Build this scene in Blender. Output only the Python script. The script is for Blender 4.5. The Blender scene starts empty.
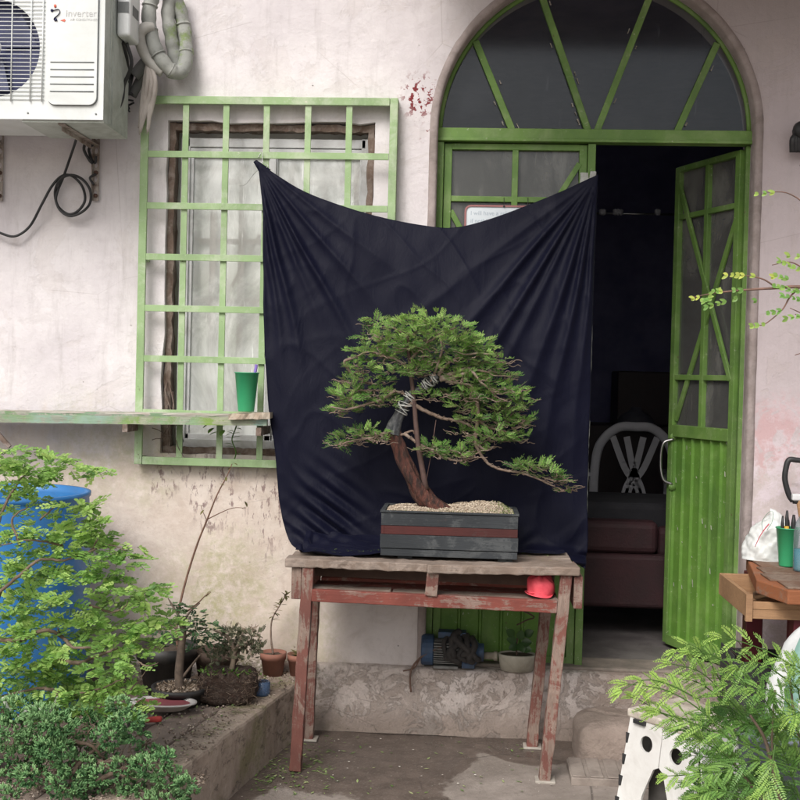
import bpy, math, random
import numpy as np
from mathutils import Vector as V, Matrix, noise
random.seed(7); np.random.seed(7)
PI=math.pi
scene=bpy.context.scene
COL=scene.collection
# ------------------------------------------------------------------ camera
F=1150.; H=1.37; CY=-4.47
yaw,pitch,roll=map(math.radians,(3.5,1.1,1.4))
f_=V((-math.sin(yaw)*math.cos(pitch),math.cos(yaw)*math.cos(pitch),-math.sin(pitch)))
r0=V((math.cos(yaw),math.sin(yaw),0)); u0=r0.cross(f_)
R_=r0*math.cos(roll)+u0*math.sin(roll); U_=u0*math.cos(roll)-r0*math.sin(roll)
cam=bpy.data.cameras.new('camera'); co=bpy.data.objects.new('camera',cam); COL.objects.link(co)
cam.sensor_width=36; cam.lens=36*F/800; cam.clip_end=400; cam.clip_start=.05
m=Matrix((R_,U_,-f_)).transposed().to_4x4(); m.translation=V((0,CY,H)); co.matrix_world=m
scene.camera=co
def P(px,py,Y=0.):
    "point of the scene at depth Y that the photograph shows at px,py"
    d=f_+R_*((px-400)/F)-U_*((py-400)/F); t=(Y-CY)/d.y
    return V((d.x*t,Y,H+d.z*t))
def G(px,py,Z=0.):
    d=f_+R_*((px-400)/F)-U_*((py-400)/F); t=(Z-H)/d.z
    return V((d.x*t,CY+d.y*t,Z))
# ------------------------------------------------------------------ mesh builder
class MB:
    def __init__(s): s.v=[]; s.f=[]; s.t=[]; s.sm=[]
    def add(s,vs,fs,t=.5,smooth=False):
        n=len(s.v); s.v+= [tuple(v) for v in vs]; s.t+=(list(t) if hasattr(t,'__len__') else [t]*len(vs))
        s.f+=[tuple(i+n for i in f) for f in fs]; s.sm+=[smooth]*len(fs)
    def box(s,x0,x1,y0,y1,z0,z1,t=.5,M=None):
        vs=[V((x,y,z)) for x in(x0,x1) for y in(y0,y1) for z in(z0,z1)]
        if M: vs=[M@v for v in vs]
        s.add(vs,[(0,1,3,2),(4,6,7,5),(0,4,5,1),(2,3,7,6),(0,2,6,4),(1,5,7,3)],t)
    def beam(s,p,q,w,h,up=V((0,0,1)),n=1,jit=0.,t=.5):
        "box section w across, h along up, from p to q, n segments with uneven edges"
        p=V(p);q=V(q);d=(q-p).normalized(); a=d.cross(V(up))
        if a.length<1e-4: a=d.cross(V((1,0,0)))
        a.normalize(); b=a.cross(d).normalized(); vs=[];fs=[]
        for i in range(n+1):
            c=p.lerp(q,i/n)
            for (e,g) in((-1,-1),(1,-1),(1,1),(-1,1)):
                vs.append(c+a*(e*w/2+random.uniform(-jit,jit))+b*(g*h/2+random.uniform(-jit,jit)*.6)+d*random.uniform(-jit,jit)*.5)
        for i in range(n):
            k=4*i
            for j in range(4): fs.append((k+j,k+(j+1)%4,k+4+(j+1)%4,k+4+j))
        fs.append((3,2,1,0)); k=4*n; fs.append((k,k+1,k+2,k+3)); s.add(vs,fs,t)
    def tube(s,pts,r,n=8,t=.5,cap=True,closed=False,flat=1.,smooth=True):
        pts=[V(p) for p in pts]; N=len(pts)
        if not hasattr(r,'__len__'): r=[r]*N
        elif len(r)!=N:
            r=[r[0]+(r[-1]-r[0])*i/(N-1) for i in range(N)]
        vs=[];prev=None
        for i,p in enumerate(pts):
            if closed: d=pts[(i+1)%N]-pts[i-1]
            else: d=pts[min(i+1,N-1)]-pts[max(i-1,0)]
            if d.length<1e-9:d=V((0,0,1))
            d.normalize()
            if prev is None:
                a=d.cross(V((0,0,1)))
                if a.length<.05:a=d.cross(V((1,0,0)))
            else: a=prev-d*prev.dot(d)
            a.normalize(); prev=a; b=d.cross(a)
            for k in range(n):
                th=2*PI*k/n; vs.append(p+(a*math.cos(th)+b*math.sin(th)*flat)*r[i])
        fs=[]
        for i in range(N if closed else N-1):
            j=(i+1)%N
            for k in range(n): fs.append((i*n+k,i*n+(k+1)%n,j*n+(k+1)%n,j*n+k))
        if cap and not closed:
            fs.append(tuple(range(n-1,-1,-1))); fs.append(tuple((N-1)*n+k for k in range(n)))
        s.add(vs,fs,t,smooth)
    def lathe(s,prof,c,n=32,t=.5,ax='z',smooth=True,sx=1.,sy=1.):
        "prof = [(radius,height)...] around c"
        c=V(c);vs=[];N=len(prof)
        for (r,h) in prof:
            for k in range(n):
                th=2*PI*k/n; a,b=r*math.cos(th)*sx,r*math.sin(th)*sy
                vs.append(c+(V((a,b,h)) if ax=='z' else V((a,h,b)) if ax=='y' else V((h,a,b))))
        fs=[]
        for i in range(N-1):
            for k in range(n): fs.append((i*n+k,i*n+(k+1)%n,(i+1)*n+(k+1)%n,(i+1)*n+k))
        s.add(vs,fs,t,smooth)
    def disc(s,c,r,n=24,ax='z',t=.5,sx=1.,sy=1.):
        c=V(c);vs=[]
        for k in range(n):
            th=2*PI*k/n;a,b=r*math.cos(th)*sx,r*math.sin(th)*sy
            vs.append(c+(V((a,b,0)) if ax=='z' else V((a,0,b))))
        s.add(vs,[tuple(range(n))],t)
    def prism(s,poly,y0,y1,t=.5,flip=None):
        "poly in x,z extruded from y0 to y1"
        n=len(poly);vs=[V((x,y0,z)) for x,z in poly]+[V((x,y1,z)) for x,z in poly]
        fs=[tuple(range(n)),tuple(range(2*n-1,n-1,-1))]+[(i,i+n,(i+1)%n+n,(i+1)%n) for i in range(n)]
        s.add(vs,fs,t)
    def grid(s,fn,nu,nv,t=None,smooth=True):
        vs=[fn(i/nu,j/nv) for j in range(nv+1) for i in range(nu+1)]
        fs=[(j*(nu+1)+i,j*(nu+1)+i+1,(j+1)*(nu+1)+i+1,(j+1)*(nu+1)+i) for j in range(nv) for i in range(nu)]
        s.add(vs,fs,.5 if t is None else t,smooth)
def wloc(o):
    l=V((0,0,0))
    while o: l=l+o.location; o=o.parent
    return l
def link(name,me,mat,parent=None,bevel=0,seg=2):
    o=bpy.data.objects.new(name,me); COL.objects.link(o)
    if mat and not me.materials: me.materials.append(mat)
    if parent: o.parent=parent
    if bevel:
        b=o.modifiers.new('bevel','BEVEL'); b.width=bevel; b.segments=seg; b.limit_method='ANGLE'
    return o
def obj(name,mb,mat,parent=None,bevel=0,seg=2,loc=None):
    L=wloc(parent) if parent else (V(loc) if loc else V((0,0,0)))
    me=bpy.data.meshes.new(name); vv=np.array(mb.v)-np.array(L)
    me.from_pydata(vv.tolist(),[],mb.f); 
    me.polygons.foreach_set('use_smooth',mb.sm)
    a=me.attributes.new('tint','FLOAT','POINT'); a.data.foreach_set('value',mb.t)
    me.update()
    o=link(name,me,mat,parent,bevel,seg)
    if loc and not parent: o.location=L
    return o
def tag(o,label,cat,group=None,kind=None):
    if label:o['label']=label
    if cat:o['category']=cat
    if group:o['group']=group
    if kind:o['kind']=kind
    return o
def thing(name,label,cat,loc,group=None):
    o=bpy.data.objects.new(name,None); COL.objects.link(o); o.location=V(loc); o.empty_display_size=.1
    return tag(o,label,cat,group)
def curve_mesh(name,outer,holes,y0,y1,mat,parent=None,bevel=0,M=None):
    "flat plate in x,z with holes, between y0 and y1"
    cu=bpy.data.curves.new('tmp','CURVE'); cu.dimensions='2D'; cu.fill_mode='BOTH'; cu.extrude=abs(y1-y0)/2
    for ring in [outer]+holes:
        sp=cu.splines.new('POLY'); sp.points.add(len(ring)-1)
        for i,(x,z) in enumerate(ring): sp.points[i].co=(x,z,0,1)
        sp.use_cyclic_u=True
    t=bpy.data.objects.new('tmp',cu); COL.objects.link(t)
    bpy.context.view_layer.update()
    me=bpy.data.meshes.new_from_object(t.evaluated_get(bpy.context.evaluated_depsgraph_get()))
    bpy.data.objects.remove(t); bpy.data.curves.remove(cu)
    ym=(y0+y1)/2; L=wloc(parent) if parent else V((0,0,0))
    MM=M or Matrix.Identity(4)
    for v in me.vertices: v.co=MM@V((v.co.x,ym+v.co.z,v.co.y))-L
    me.name=name; me.materials.clear(); me.update()
    return link(name,me,mat,parent,bevel)
def cr(pts,k=6):
    "smooth path through pts"
    pts=[V(p) for p in pts]; q=[pts[0]*2-pts[1]]+pts+[pts[-1]*2-pts[-2]]; out=[]
    for i in range(1,len(q)-2):
        a,b,c,d=q[i-1:i+3]
        for j in range(k):
            t=j/k; out.append(.5*((2*b)+(c-a)*t+(2*a-5*b+4*c-d)*t*t+(3*b-3*c+d-a)*t**3))
    out.append(pts[-1]); return out
# ------------------------------------------------------------------ materials
def newmat(name):
    m=bpy.data.materials.new(name); m.use_nodes=True; nt=m.node_tree; nt.nodes.clear()
    return m,nt
class NT:
    def __init__(s,name):
        s.m,s.t=newmat(name); s.out=s.n('ShaderNodeOutputMaterial')
        s.co=s.n('ShaderNodeTexCoord').outputs['Object']
    def n(s,ty,**k):
        n=s.t.nodes.new(ty)
        for a,b in k.items(): setattr(n,a,b)
        return n
    def l(s,a,b): s.t.links.new(a,b)
    def set(s,sock,v):
        if hasattr(v,'is_output') or isinstance(v,bpy.types.NodeSocket): s.l(v,sock)
        elif hasattr(v,'__len__') and len(v)==3 and sock.type=='RGBA': sock.default_value=(*v,1)
        else: sock.default_value=v
    def noise(s,scale,detail=5,rough=.6,co=None,dist=0,stretch=None):
        n=s.n('ShaderNodeTexNoise'); n.inputs['Scale'].default_value=scale; n.inputs['Detail'].default_value=detail
        n.inputs['Roughness'].default_value=rough; n.inputs['Distortion'].default_value=dist
        c=co or s.co
        if stretch:
            mp=s.n('ShaderNodeMapping'); mp.inputs['Scale'].default_value=stretch; s.l(c,mp.inputs['Vector']); c=mp.outputs[0]
        s.l(c,n.inputs['Vector']); return n.outputs['Fac']
    def vor(s,scale,feature='F1',co=None,rnd=1.):
        n=s.n('ShaderNodeTexVoronoi'); n.feature=feature; n.inputs['Scale'].default_value=scale
        s.l(co or s.co,n.inputs['Vector']); return n.outputs['Distance']
    def ramp(s,x,a,b,inv=False,smooth=True):
        n=s.n('ShaderNodeMapRange'); n.interpolation_type='SMOOTHSTEP' if smooth else 'LINEAR'
        n.inputs['From Min'].default_value=a; n.inputs['From Max'].default_value=b
        n.inputs['To Min'].default_value=1 if inv else 0; n.inputs['To Max'].default_value=0 if inv else 1
        s.l(x,n.inputs['Value']); return n.outputs['Result']
    def math(s,op,a,b=0.,c=None):
        n=s.n('ShaderNodeMath'); n.operation=op; s.set(n.inputs[0],a); s.set(n.inputs[1],b)
        if c is not None: s.set(n.inputs[2],c)
        return n.outputs[0]
    def mix(s,fac,a,b,mode='MIX'):
        n=s.n('ShaderNodeMix'); n.data_type='RGBA'; n.blend_type=mode
        s.set(n.inputs[0],fac); s.set(n.inputs[6],a); s.set(n.inputs[7],b); return n.outputs[2]
    def xyz(s):
        n=s.n('ShaderNodeSeparateXYZ'); s.l(s.co,n.inputs[0]); return n.outputs
    def spot(s,c,rad,scale=(1,1,1),nz=None):
        "1 near point c, 0 beyond rad; softened by noise nz"
        mp=s.n('ShaderNodeMapping'); mp.vector_type='POINT'; mp.inputs['Scale'].default_value=scale
        mp.inputs['Location'].default_value=(-c[0]*scale[0],-c[1]*scale[1],-c[2]*scale[2]); s.l(s.co,mp.inputs['Vector'])
        n=s.n('ShaderNodeVectorMath'); n.operation='LENGTH'; s.l(mp.outputs[0],n.inputs[0]); d=n.outputs['Value']
        if nz is not None: d=s.math('ADD',d,s.math('MULTIPLY',s.math('SUBTRACT',nz,.5),rad*1.6))
        return s.ramp(d,rad*.35,rad,inv=True)
    def attr(s,n='tint'):
        a=s.n('ShaderNodeAttribute'); a.attribute_name=n; return a.outputs['Fac']
    def pbsdf(s,col,rough=.7,metal=0.,bump=None,bstr=.3,bdist=.01,spec=.5,**k):
        b=s.n('ShaderNodeBsdfPrincipled'); s.set(b.inputs['Base Color'],col); s.set(b.inputs['Roughness'],rough)
        s.set(b.inputs['Metallic'],metal); s.set(b.inputs['Specular IOR Level'],spec)
        for a,v in k.items(): s.set(b.inputs[a.replace('_',' ')],v)
        if bump is not None:
            bn=s.n('ShaderNodeBump'); bn.inputs['Strength'].default_value=bstr; bn.inputs['Distance'].default_value=bdist
            s.l(bump,bn.inputs['Height']); s.l(bn.outputs[0],b.inputs['Normal'])
        return b.outputs[0]
    def done(s,sh): s.l(sh,s.out.inputs['Surface']); return s.m
def simple(name,c1,c2=None,scale=12,rough=.6,bump=.25,bscale=60,metal=0.,stretch=None,dirt=None,dirtamt=.5,dscale=6,spec=.5,bdist=.004,chips=None,chipt=.66):
    s=NT(name); c2=c2 or tuple(c*.8 for c in c1)
    nz=s.noise(scale,6,.65,stretch=stretch); col=s.mix(s.ramp(nz,.3,.7),c1,c2)
    if dirt: col=s.mix(s.math('MULTIPLY',s.ramp(s.noise(dscale,8,.7,dist=.6),.42,.72),dirtamt),col,dirt)
    b=s.noise(bscale,6,.65,stretch=stretch)
    if chips:
        ch=s.ramp(s.noise(38,9,.75),chipt,chipt+.03); col=s.mix(ch,col,chips)
    return s.done(s.pbsdf(col,rough,metal,bump=b,bstr=bump,bdist=bdist,spec=spec))
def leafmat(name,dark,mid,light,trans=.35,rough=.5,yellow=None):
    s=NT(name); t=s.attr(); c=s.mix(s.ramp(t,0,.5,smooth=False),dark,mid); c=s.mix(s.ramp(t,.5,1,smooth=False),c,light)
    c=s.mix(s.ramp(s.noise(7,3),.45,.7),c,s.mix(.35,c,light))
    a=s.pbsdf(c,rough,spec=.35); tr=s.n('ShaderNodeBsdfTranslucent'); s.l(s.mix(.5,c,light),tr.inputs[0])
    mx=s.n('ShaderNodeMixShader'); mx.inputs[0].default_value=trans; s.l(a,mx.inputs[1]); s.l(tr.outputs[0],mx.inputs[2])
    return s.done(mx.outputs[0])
def glassmat(name,dust,amt,streak=True,tint=(.75,.78,.8,1)):
    s=NT(name); tr=s.n('ShaderNodeBsdfTransparent'); tr.inputs[0].default_value=tint
    nz=s.noise(5,7,.65,stretch=(1,1,.45),dist=.5); fine=s.noise(90,4)
    fac=s.math('ADD',amt,s.math('MULTIPLY',s.ramp(nz,.42,.68),amt*1.5)); fac=s.math('ADD',fac,s.math('MULTIPLY',fine,.05))
    if streak: fac=s.math('ADD',fac,s.math('MULTIPLY',s.ramp(s.noise(14,5,.7,stretch=(2.2,2.2,.18)),.62,.72),.35))
    d=s.n('ShaderNodeBsdfDiffuse'); d.inputs[0].default_value=(*dust,1)
    m1=s.n('ShaderNodeMixShader'); s.l(fac,m1.inputs[0]); s.l(tr.outputs[0],m1.inputs[1]); s.l(d.outputs[0],m1.inputs[2])
    g=s.n('ShaderNodeBsdfGlossy'); g.inputs['Roughness'].default_value=.12; g.inputs[0].default_value=(.8,.85,.9,1)
    lw=s.n('ShaderNodeLayerWeight'); lw.inputs[0].default_value=.5; frv=s.math('ADD',.04,s.math('MULTIPLY',s.math('POWER',lw.outputs['Facing'],5.),.9))
    m2=s.n('ShaderNodeMixShader'); s.l(frv,m2.inputs[0]); s.l(m1.outputs[0],m2.inputs[1]); s.l(g.outputs[0],m2.inputs[2])
    return s.done(m2.outputs[0])

# wall ---------------------------------------------------------------
def wallmat():
    s=NT('old_painted_plaster'); x,y,z=s.xyz()
    n1=s.noise(2.2,9,.66); n2=s.noise(9,9,.74,dist=.6); n3=s.noise(45,8,.7); drip=s.noise(6,7,.7,stretch=(2.5,1,.35))
    up=s.mix(s.ramp(n1,.35,.65),(.76,.725,.735),(.64,.60,.62))
    up=s.mix(s.math('MULTIPLY',s.ramp(n2,.5,.68),.35),up,(.50,.46,.46))
    up=s.mix(s.math('MULTIPLY',s.ramp(x,-.5,.9),.85),up,s.mix(n2,(.53,.46,.475),(.45,.385,.40)))  # pinker paint, with shade mixed in as a greyer tone to the right
    up=s.mix(s.math('MULTIPLY',s.ramp(drip,.5,.72),.35),up,(.36,.33,.32))
    lo=s.mix(s.ramp(n2,.3,.7),(.74,.655,.59),(.585,.49,.42))
    edge=s.math('ADD',z,s.math('MULTIPLY',s.math('SUBTRACT',n1,.5),1.1))
    edge=s.math('ADD',edge,s.math('MULTIPLY',s.math('SUBTRACT',drip,.5),.55))
    rf=s.math('SUBTRACT',1.,s.math('MULTIPLY',s.ramp(x,-.7,-.3),.75))
    lf=s.math('MULTIPLY',s.ramp(edge,.95,1.28,inv=True),rf)
    c=s.mix(lf,up,lo)
    # grime close to the ground and under the window
    g=s.math('ADD',s.math('ADD',z,s.math('MULTIPLY',s.math('SUBTRACT',n2,.5),.6)),s.math('MULTIPLY',s.ramp(x,-.75,-.45),.12))
    c=s.mix(s.math('MULTIPLY',s.ramp(g,.22,.46,inv=True),.6),c,(.25,.195,.155))
    gr=(.36,.35,.15)
    for (cx,cz,r,a) in((-.92,.53,.19,.55),(-1.5,1.04,.2,.35),(-1.25,.98,.14,.3),(-1.12,.42,.22,.35),(-.6,.33,.16,.35)):
        c=s.mix(s.math('MULTIPLY',s.math('MULTIPLY',s.spot((cx,0,cz),r*1.15,(1,.01,.7),n2),s.ramp(s.noise(24,9,.78),.38,.62)),a),c,gr)
    for (cx,cz,r) in((-.78,.83,.13),(-1.0,.93,.16),(-1.2,.95,.08)):
        k=s.math('MULTIPLY',s.spot((cx,0,cz),r,(1,.01,.6),n2),s.ramp(s.noise(30,6,.7,stretch=(1.6,1,.5)),.53,.59))
        c=s.mix(s.math('MULTIPLY',k,.8),c,(.20,.12,.12))
    # red undercoat showing
    for (cx,cz,r,th) in((-.225,2.46,.10,.53),(-.19,2.33,.05,.6)):
        k=s.math('MULTIPLY',s.spot((cx,0,cz),r,(1,.01,.8)),s.ramp(s.noise(34,4,.6),th,th+.02)); c=s.mix(k,c,(.20,.03,.035))
    pk=s.math('MULTIPLY',s.spot((1.17,0,1.17),.2,(1,.01,1),n3),s.ramp(s.noise(11,8,.7,dist=1),.44,.5)); c=s.mix(s.math('MULTIPLY',pk,.6),c,(.58,.34,.35))
    pw=s.math('MULTIPLY',s.ramp(x,.95,1.1),s.math('MULTIPLY',s.ramp(z,.9,1.5,inv=True),s.ramp(s.noise(7,8,.75),.45,.55))); c=s.mix(pw,c,(.66,.58,.62))
    # arch surround: grime, with shade painted in as grey
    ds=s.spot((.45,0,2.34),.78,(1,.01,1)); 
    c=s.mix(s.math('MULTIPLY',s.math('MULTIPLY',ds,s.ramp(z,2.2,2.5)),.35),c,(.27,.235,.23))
    c=s.mix(s.math('MULTIPLY',s.ramp(z,2.45,2.9),s.math('MULTIPLY',s.ramp(x,-.9,1.0),.5)),c,(.33,.30,.29))  # overhead shade painted in, deepening to the upper right
    # small pits, stains and hairline cracks
    pit=s.math('MULTIPLY',s.ramp(s.vor(16),.035,.06,inv=True),s.ramp(s.noise(4,3),.52,.6)); c=s.mix(s.math('MULTIPLY',pit,.8),c,(.12,.10,.09))
    fl=s.math('MULTIPLY',s.ramp(s.noise(60,7,.75),.62,.68),lf); c=s.mix(s.math('MULTIPLY',fl,.6),c,(.22,.16,.12))
    h=s.math('ADD',s.math('MULTIPLY',s.noise(3.5,9,.55),2.2),s.math('MULTIPLY',n3,.28)); pe=s.ramp(s.noise(2.6,10,.72,dist=.9),.55,.565); h=s.math('SUBTRACT',h,s.math('MULTIPLY',pe,.05)); c=s.mix(s.math('MULTIPLY',pe,.12),c,(.50,.43,.38)); ckk=s.math('MULTIPLY',s.ramp(s.vor(1.7,'DISTANCE_TO_EDGE'),.0,.004,inv=True),s.ramp(s.noise(1.3,3),.5,.56)); c=s.mix(s.math('MULTIPLY',ckk,.25),c,(.2,.16,.14)); h=s.math('SUBTRACT',h,s.math('MULTIPLY',pit,.3))
    return s.done(s.pbsdf(c,.85,bump=h,bstr=.6,bdist=.015,spec=.25))
def plinthmat():
    s=NT('plinth_concrete'); x,y,z=s.xyz(); n2=s.noise(6,8,.7,dist=.5); n3=s.noise(40,7,.7)
    c=s.mix(s.ramp(n2,.35,.65),(.72,.645,.61),(.55,.47,.43))
    rt=s.ramp(s.math('ADD',x,s.math('MULTIPLY',n2,.3)),.5,.8); c=s.mix(s.math('MULTIPLY',rt,.8),c,s.mix(n3,(.34,.265,.22),(.22,.17,.14)))
    g=s.math('ADD',z,s.math('MULTIPLY',s.math('SUBTRACT',n2,.5),.25)); c=s.mix(s.math('MULTIPLY',s.ramp(g,.01,.13,inv=True),.75),c,(.12,.095,.075))
    c=s.mix(s.math('MULTIPLY',s.ramp(s.math('ADD',x,s.math('MULTIPLY',n2,.6)),-.45,-.0,inv=True),s.ramp(n3,.35,.6)),c,(.16,.15,.085))
    fk=s.math('SUBTRACT',s.noise(9,11,.78,dist=.7),s.math('MULTIPLY',z,.35)); fm=s.ramp(fk,.44,.455); c=s.mix(s.math('MULTIPLY',fm,.62),c,s.mix(n3,(.38,.31,.27),(.27,.215,.18)))
    pz=s.math('MULTIPLY',s.ramp(s.noise(5,10,.78,dist=1.2),.52,.535),s.ramp(z,.05,.12)); c=s.mix(s.math('MULTIPLY',pz,s.math('SUBTRACT',.75,s.math('MULTIPLY',rt,.5))),c,s.mix(n3,(.66,.58,.54),(.52,.44,.40)))
    ck=s.ramp(s.noise(20,10,.82),.62,.65); c=s.mix(ck,c,(.10,.075,.06))
    cr_=s.ramp(s.vor(4.5,'DISTANCE_TO_EDGE',rnd=1.),.0,.012,inv=True); c=s.mix(s.math('MULTIPLY',s.math('MULTIPLY',cr_,s.ramp(n2,.45,.6)),.35),c,(.08,.06,.05))
    return s.done(s.pbsdf(c,.9,bump=s.math('SUBTRACT',s.math('ADD',s.noise(30,9,.75),s.math('MULTIPLY',s.noise(4,6,.6),1.2)),s.math('MULTIPLY',fm,.25)),bstr=.8,bdist=.018,spec=.2))
def groundmat():
    s=NT('damp_concrete_yard'); x,y,z=s.xyz(); n1=s.noise(1.7,8,.6,dist=.4); n2=s.noise(11,8,.7); n3=s.noise(70,5,.7)
    dry=s.mix(s.ramp(n2,.3,.7),(.34,.295,.265),(.25,.215,.19)); damp=s.mix(s.ramp(n2,.3,.7),(.155,.122,.103),(.092,.072,.060))
    dry=s.mix(s.math('MULTIPLY',s.ramp(n1,.45,.65),.6),dry,(.15,.125,.105))
    a=G(385,745); b=G(520,742); c2=G(300,748)
    w=s.spot((a.x,a.y,0),.62,(1,.85,0),n1)
    for q,r,sc in((b,.36,(1,.9,0)),(c2,.35,(1,.8,0)),(V((-.1,.0,0)),.55,(.7,1.3,0)),(V((-.72,-.55,0)),.2,(1.4,.5,0))): w=s.math('MAXIMUM',w,s.spot((q.x,q.y,0),r,sc,n1))
    wet=s.ramp(s.math('ADD',w,s.math('MULTIPLY',s.math('SUBTRACT',n2,.5),.3)),.20,.42); c=s.mix(wet,dry,damp)
    rim=s.math('MULTIPLY',s.ramp(w,.12,.3),s.ramp(w,.3,.36,inv=True)); c=s.mix(s.math('MULTIPLY',rim,.22),c,(.36,.32,.28))
    pud=s.math('MULTIPLY',s.ramp(w,.62,.8),s.ramp(n1,.4,.6))
    c=s.mix(s.math('MULTIPLY',pud,.45),c,(.05,.04,.035))
    gk=s.math('MULTIPLY',s.ramp(s.vor(1.3,'DISTANCE_TO_EDGE'),.0,.006,inv=True),s.ramp(n1,.42,.5)); c=s.mix(s.math('MULTIPLY',gk,.7),c,(.06,.05,.045)); dk=s.ramp(s.noise(28,9,.78),.56,.66); c=s.mix(s.math('MULTIPLY',dk,.45),c,(.10,.085,.072)); ag=s.ramp(s.noise(120,3,.6),.60,.66); c=s.mix(s.math('MULTIPLY',ag,.35),c,(.34,.31,.28))
    r=s.math('SUBTRACT',.88,s.math('MULTIPLY',wet,.34)); r=s.math('SUBTRACT',r,s.math('MULTIPLY',pud,.3))
    h=s.math('MULTIPLY',s.math('ADD',n3,n2),s.math('SUBTRACT',1.,s.math('MULTIPLY',pud,.8)))
    return s.done(s.pbsdf(c,r,bump=h,bstr=.45,bdist=.006,spec=.4))
def clothmat():
    s=NT('black_backdrop_fabric'); n=s.noise(3,5,.6); w=s.noise(900,2,.5)
    c=s.mix(n,(.0020,.0025,.0115),(.0036,.0042,.0160)); 
    lint=s.ramp(s.noise(260,3,.6),.72,.76); c=s.mix(s.math('MULTIPLY',lint,.3),c,(.12,.12,.15))
    c=s.mix(s.math('MULTIPLY',s.ramp(s.noise(5,8,.7,stretch=(1,1,.4)),.6,.8),.25),c,(.07,.07,.09))
    return s.done(s.pbsdf(c,.60,bump=s.math('ADD',s.noise(11,6,.62,dist=1.6,stretch=(1.6,1,.6)),s.math('MULTIPLY',s.noise(420,2,.5),.04)),bstr=.22,bdist=.012,spec=.16,Sheen_Weight=.05,Sheen_Roughness=.4,Sheen_Tint=(.55,.55,.8)))
def greenpaint(name,c1,c2,fade,fadeamt=.5,chip=(.62,.60,.52)):
    s=NT(name); n=s.noise(5,7,.65); c=s.mix(s.ramp(n,.3,.7),c1,c2)
    c=s.mix(s.math('MULTIPLY',s.ramp(s.noise(9,8,.7,dist=.5),.45,.7),fadeamt),c,fade)
    c=s.mix(s.math('MULTIPLY',s.ramp(s.noise(3.2,8,.72,stretch=(1.5,1.5,.6)),.46,.68),.5),c,tuple(k*.45+.02 for k in c2))
    c=s.mix(s.math('MULTIPLY',s.ramp(s.noise(60,8,.8),.60,.66),.45),c,chip)
    c=s.mix(s.ramp(s.noise(42,8,.75),.66,.68),c,chip)
    c=s.mix(s.ramp(s.noise(26,9,.78,stretch=(1,1,.5)),.64,.67),c,(.10,.065,.04))
    return s.done(s.pbsdf(c,.55,bump=s.noise(90,5,.6),bstr=.2,bdist=.002,spec=.4))
def woodpaint(name,paint,paint2,bare,amt,stretch,thr=.5):
    s=NT(name); g=s.noise(26,8,.7,stretch=stretch,dist=.4); n=s.noise(8,9,.75,dist=.6)
    c=s.mix(s.ramp(s.noise(5,5),.3,.7),paint,paint2)
    bc=s.mix(s.ramp(g,.3,.7),bare,tuple(k*.55 for k in bare))
    c=s.mix(s.math('MULTIPLY',s.ramp(s.math('ADD',s.math('MULTIPLY',n,.65),s.math('MULTIPLY',g,.35)),thr,thr+.06),amt),c,bc)
    c=s.mix(s.math('MULTIPLY',s.ramp(s.noise(14,9,.8),.60,.7),.55),c,(.07,.05,.045))
    return s.done(s.pbsdf(c,.8,bump=g,bstr=.5,bdist=.004,spec=.25))
# ================================================================== materials in use
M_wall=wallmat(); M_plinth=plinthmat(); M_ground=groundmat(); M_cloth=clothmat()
M_grille=greenpaint('pale_green_bar_paint',(.33,.47,.24),(.27,.40,.19),(.52,.58,.44),.75)
M_green=greenpaint('green_door_paint',(.15,.27,.06),(.10,.195,.045),(.24,.33,.14),.55)
M_greenlo=greenpaint('green_panel_paint',(.125,.26,.040),(.085,.19,.032),(.21,.33,.10),.45)
M_glass=glassmat('dusty_dark_glass',(.13,.135,.16),.05)
M_glass2=glassmat('frosted_door_glass',(.19,.19,.18),.36)
M_wglass=glassmat('window_glass',(.97,.99,.98),.28,True,(.97,.98,.98,1))
M_rot=simple('rotten_brown_wood',(.12,.075,.055),(.20,.15,.12),30,.9,.8,60,stretch=(1,1,.3),dirt=(.45,.4,.37),dirtamt=.5,dscale=20,bdist=.01)
M_alu=simple('white_window_frame',(.62,.63,.64),(.50,.50,.50),14,.5,.1,dirt=(.2,.18,.16),dirtamt=.4,dscale=12)
M_innerbar=simple('inner_grille_tan',(.30,.25,.21),(.24,.20,.165),10,.6,.1)
def curtmat():
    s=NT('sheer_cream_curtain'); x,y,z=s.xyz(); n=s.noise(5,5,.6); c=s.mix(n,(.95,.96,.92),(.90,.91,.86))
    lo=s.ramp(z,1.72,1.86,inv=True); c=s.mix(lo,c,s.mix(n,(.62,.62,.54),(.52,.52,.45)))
    return s.done(s.pbsdf(c,.9,bump=s.noise(400,2),bstr=.1,Emission_Color=(0,0,0)))
M_curt=curtmat()
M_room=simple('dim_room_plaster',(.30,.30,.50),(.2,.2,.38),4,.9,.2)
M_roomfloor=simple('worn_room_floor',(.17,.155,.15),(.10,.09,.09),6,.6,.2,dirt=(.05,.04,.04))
M_black=simple('black_rubber',(.018,.018,.02),(.03,.03,.032),20,.5,.15)
M_steel=simple('dull_steel',(.45,.45,.45),(.3,.3,.3),20,.35,.1,metal=1.)
M_white=simple('white_enamel',(.74,.76,.76),(.66,.69,.68),5,.4,.05,dirt=(.45,.47,.42),dirtamt=.3,dscale=5)
M_white2=simple('grey_green_enamel_side',(.55,.59,.55),(.40,.43,.39),6,.5,.1,dirt=(.2,.21,.17),dirtamt=.55,dscale=7)

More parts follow.
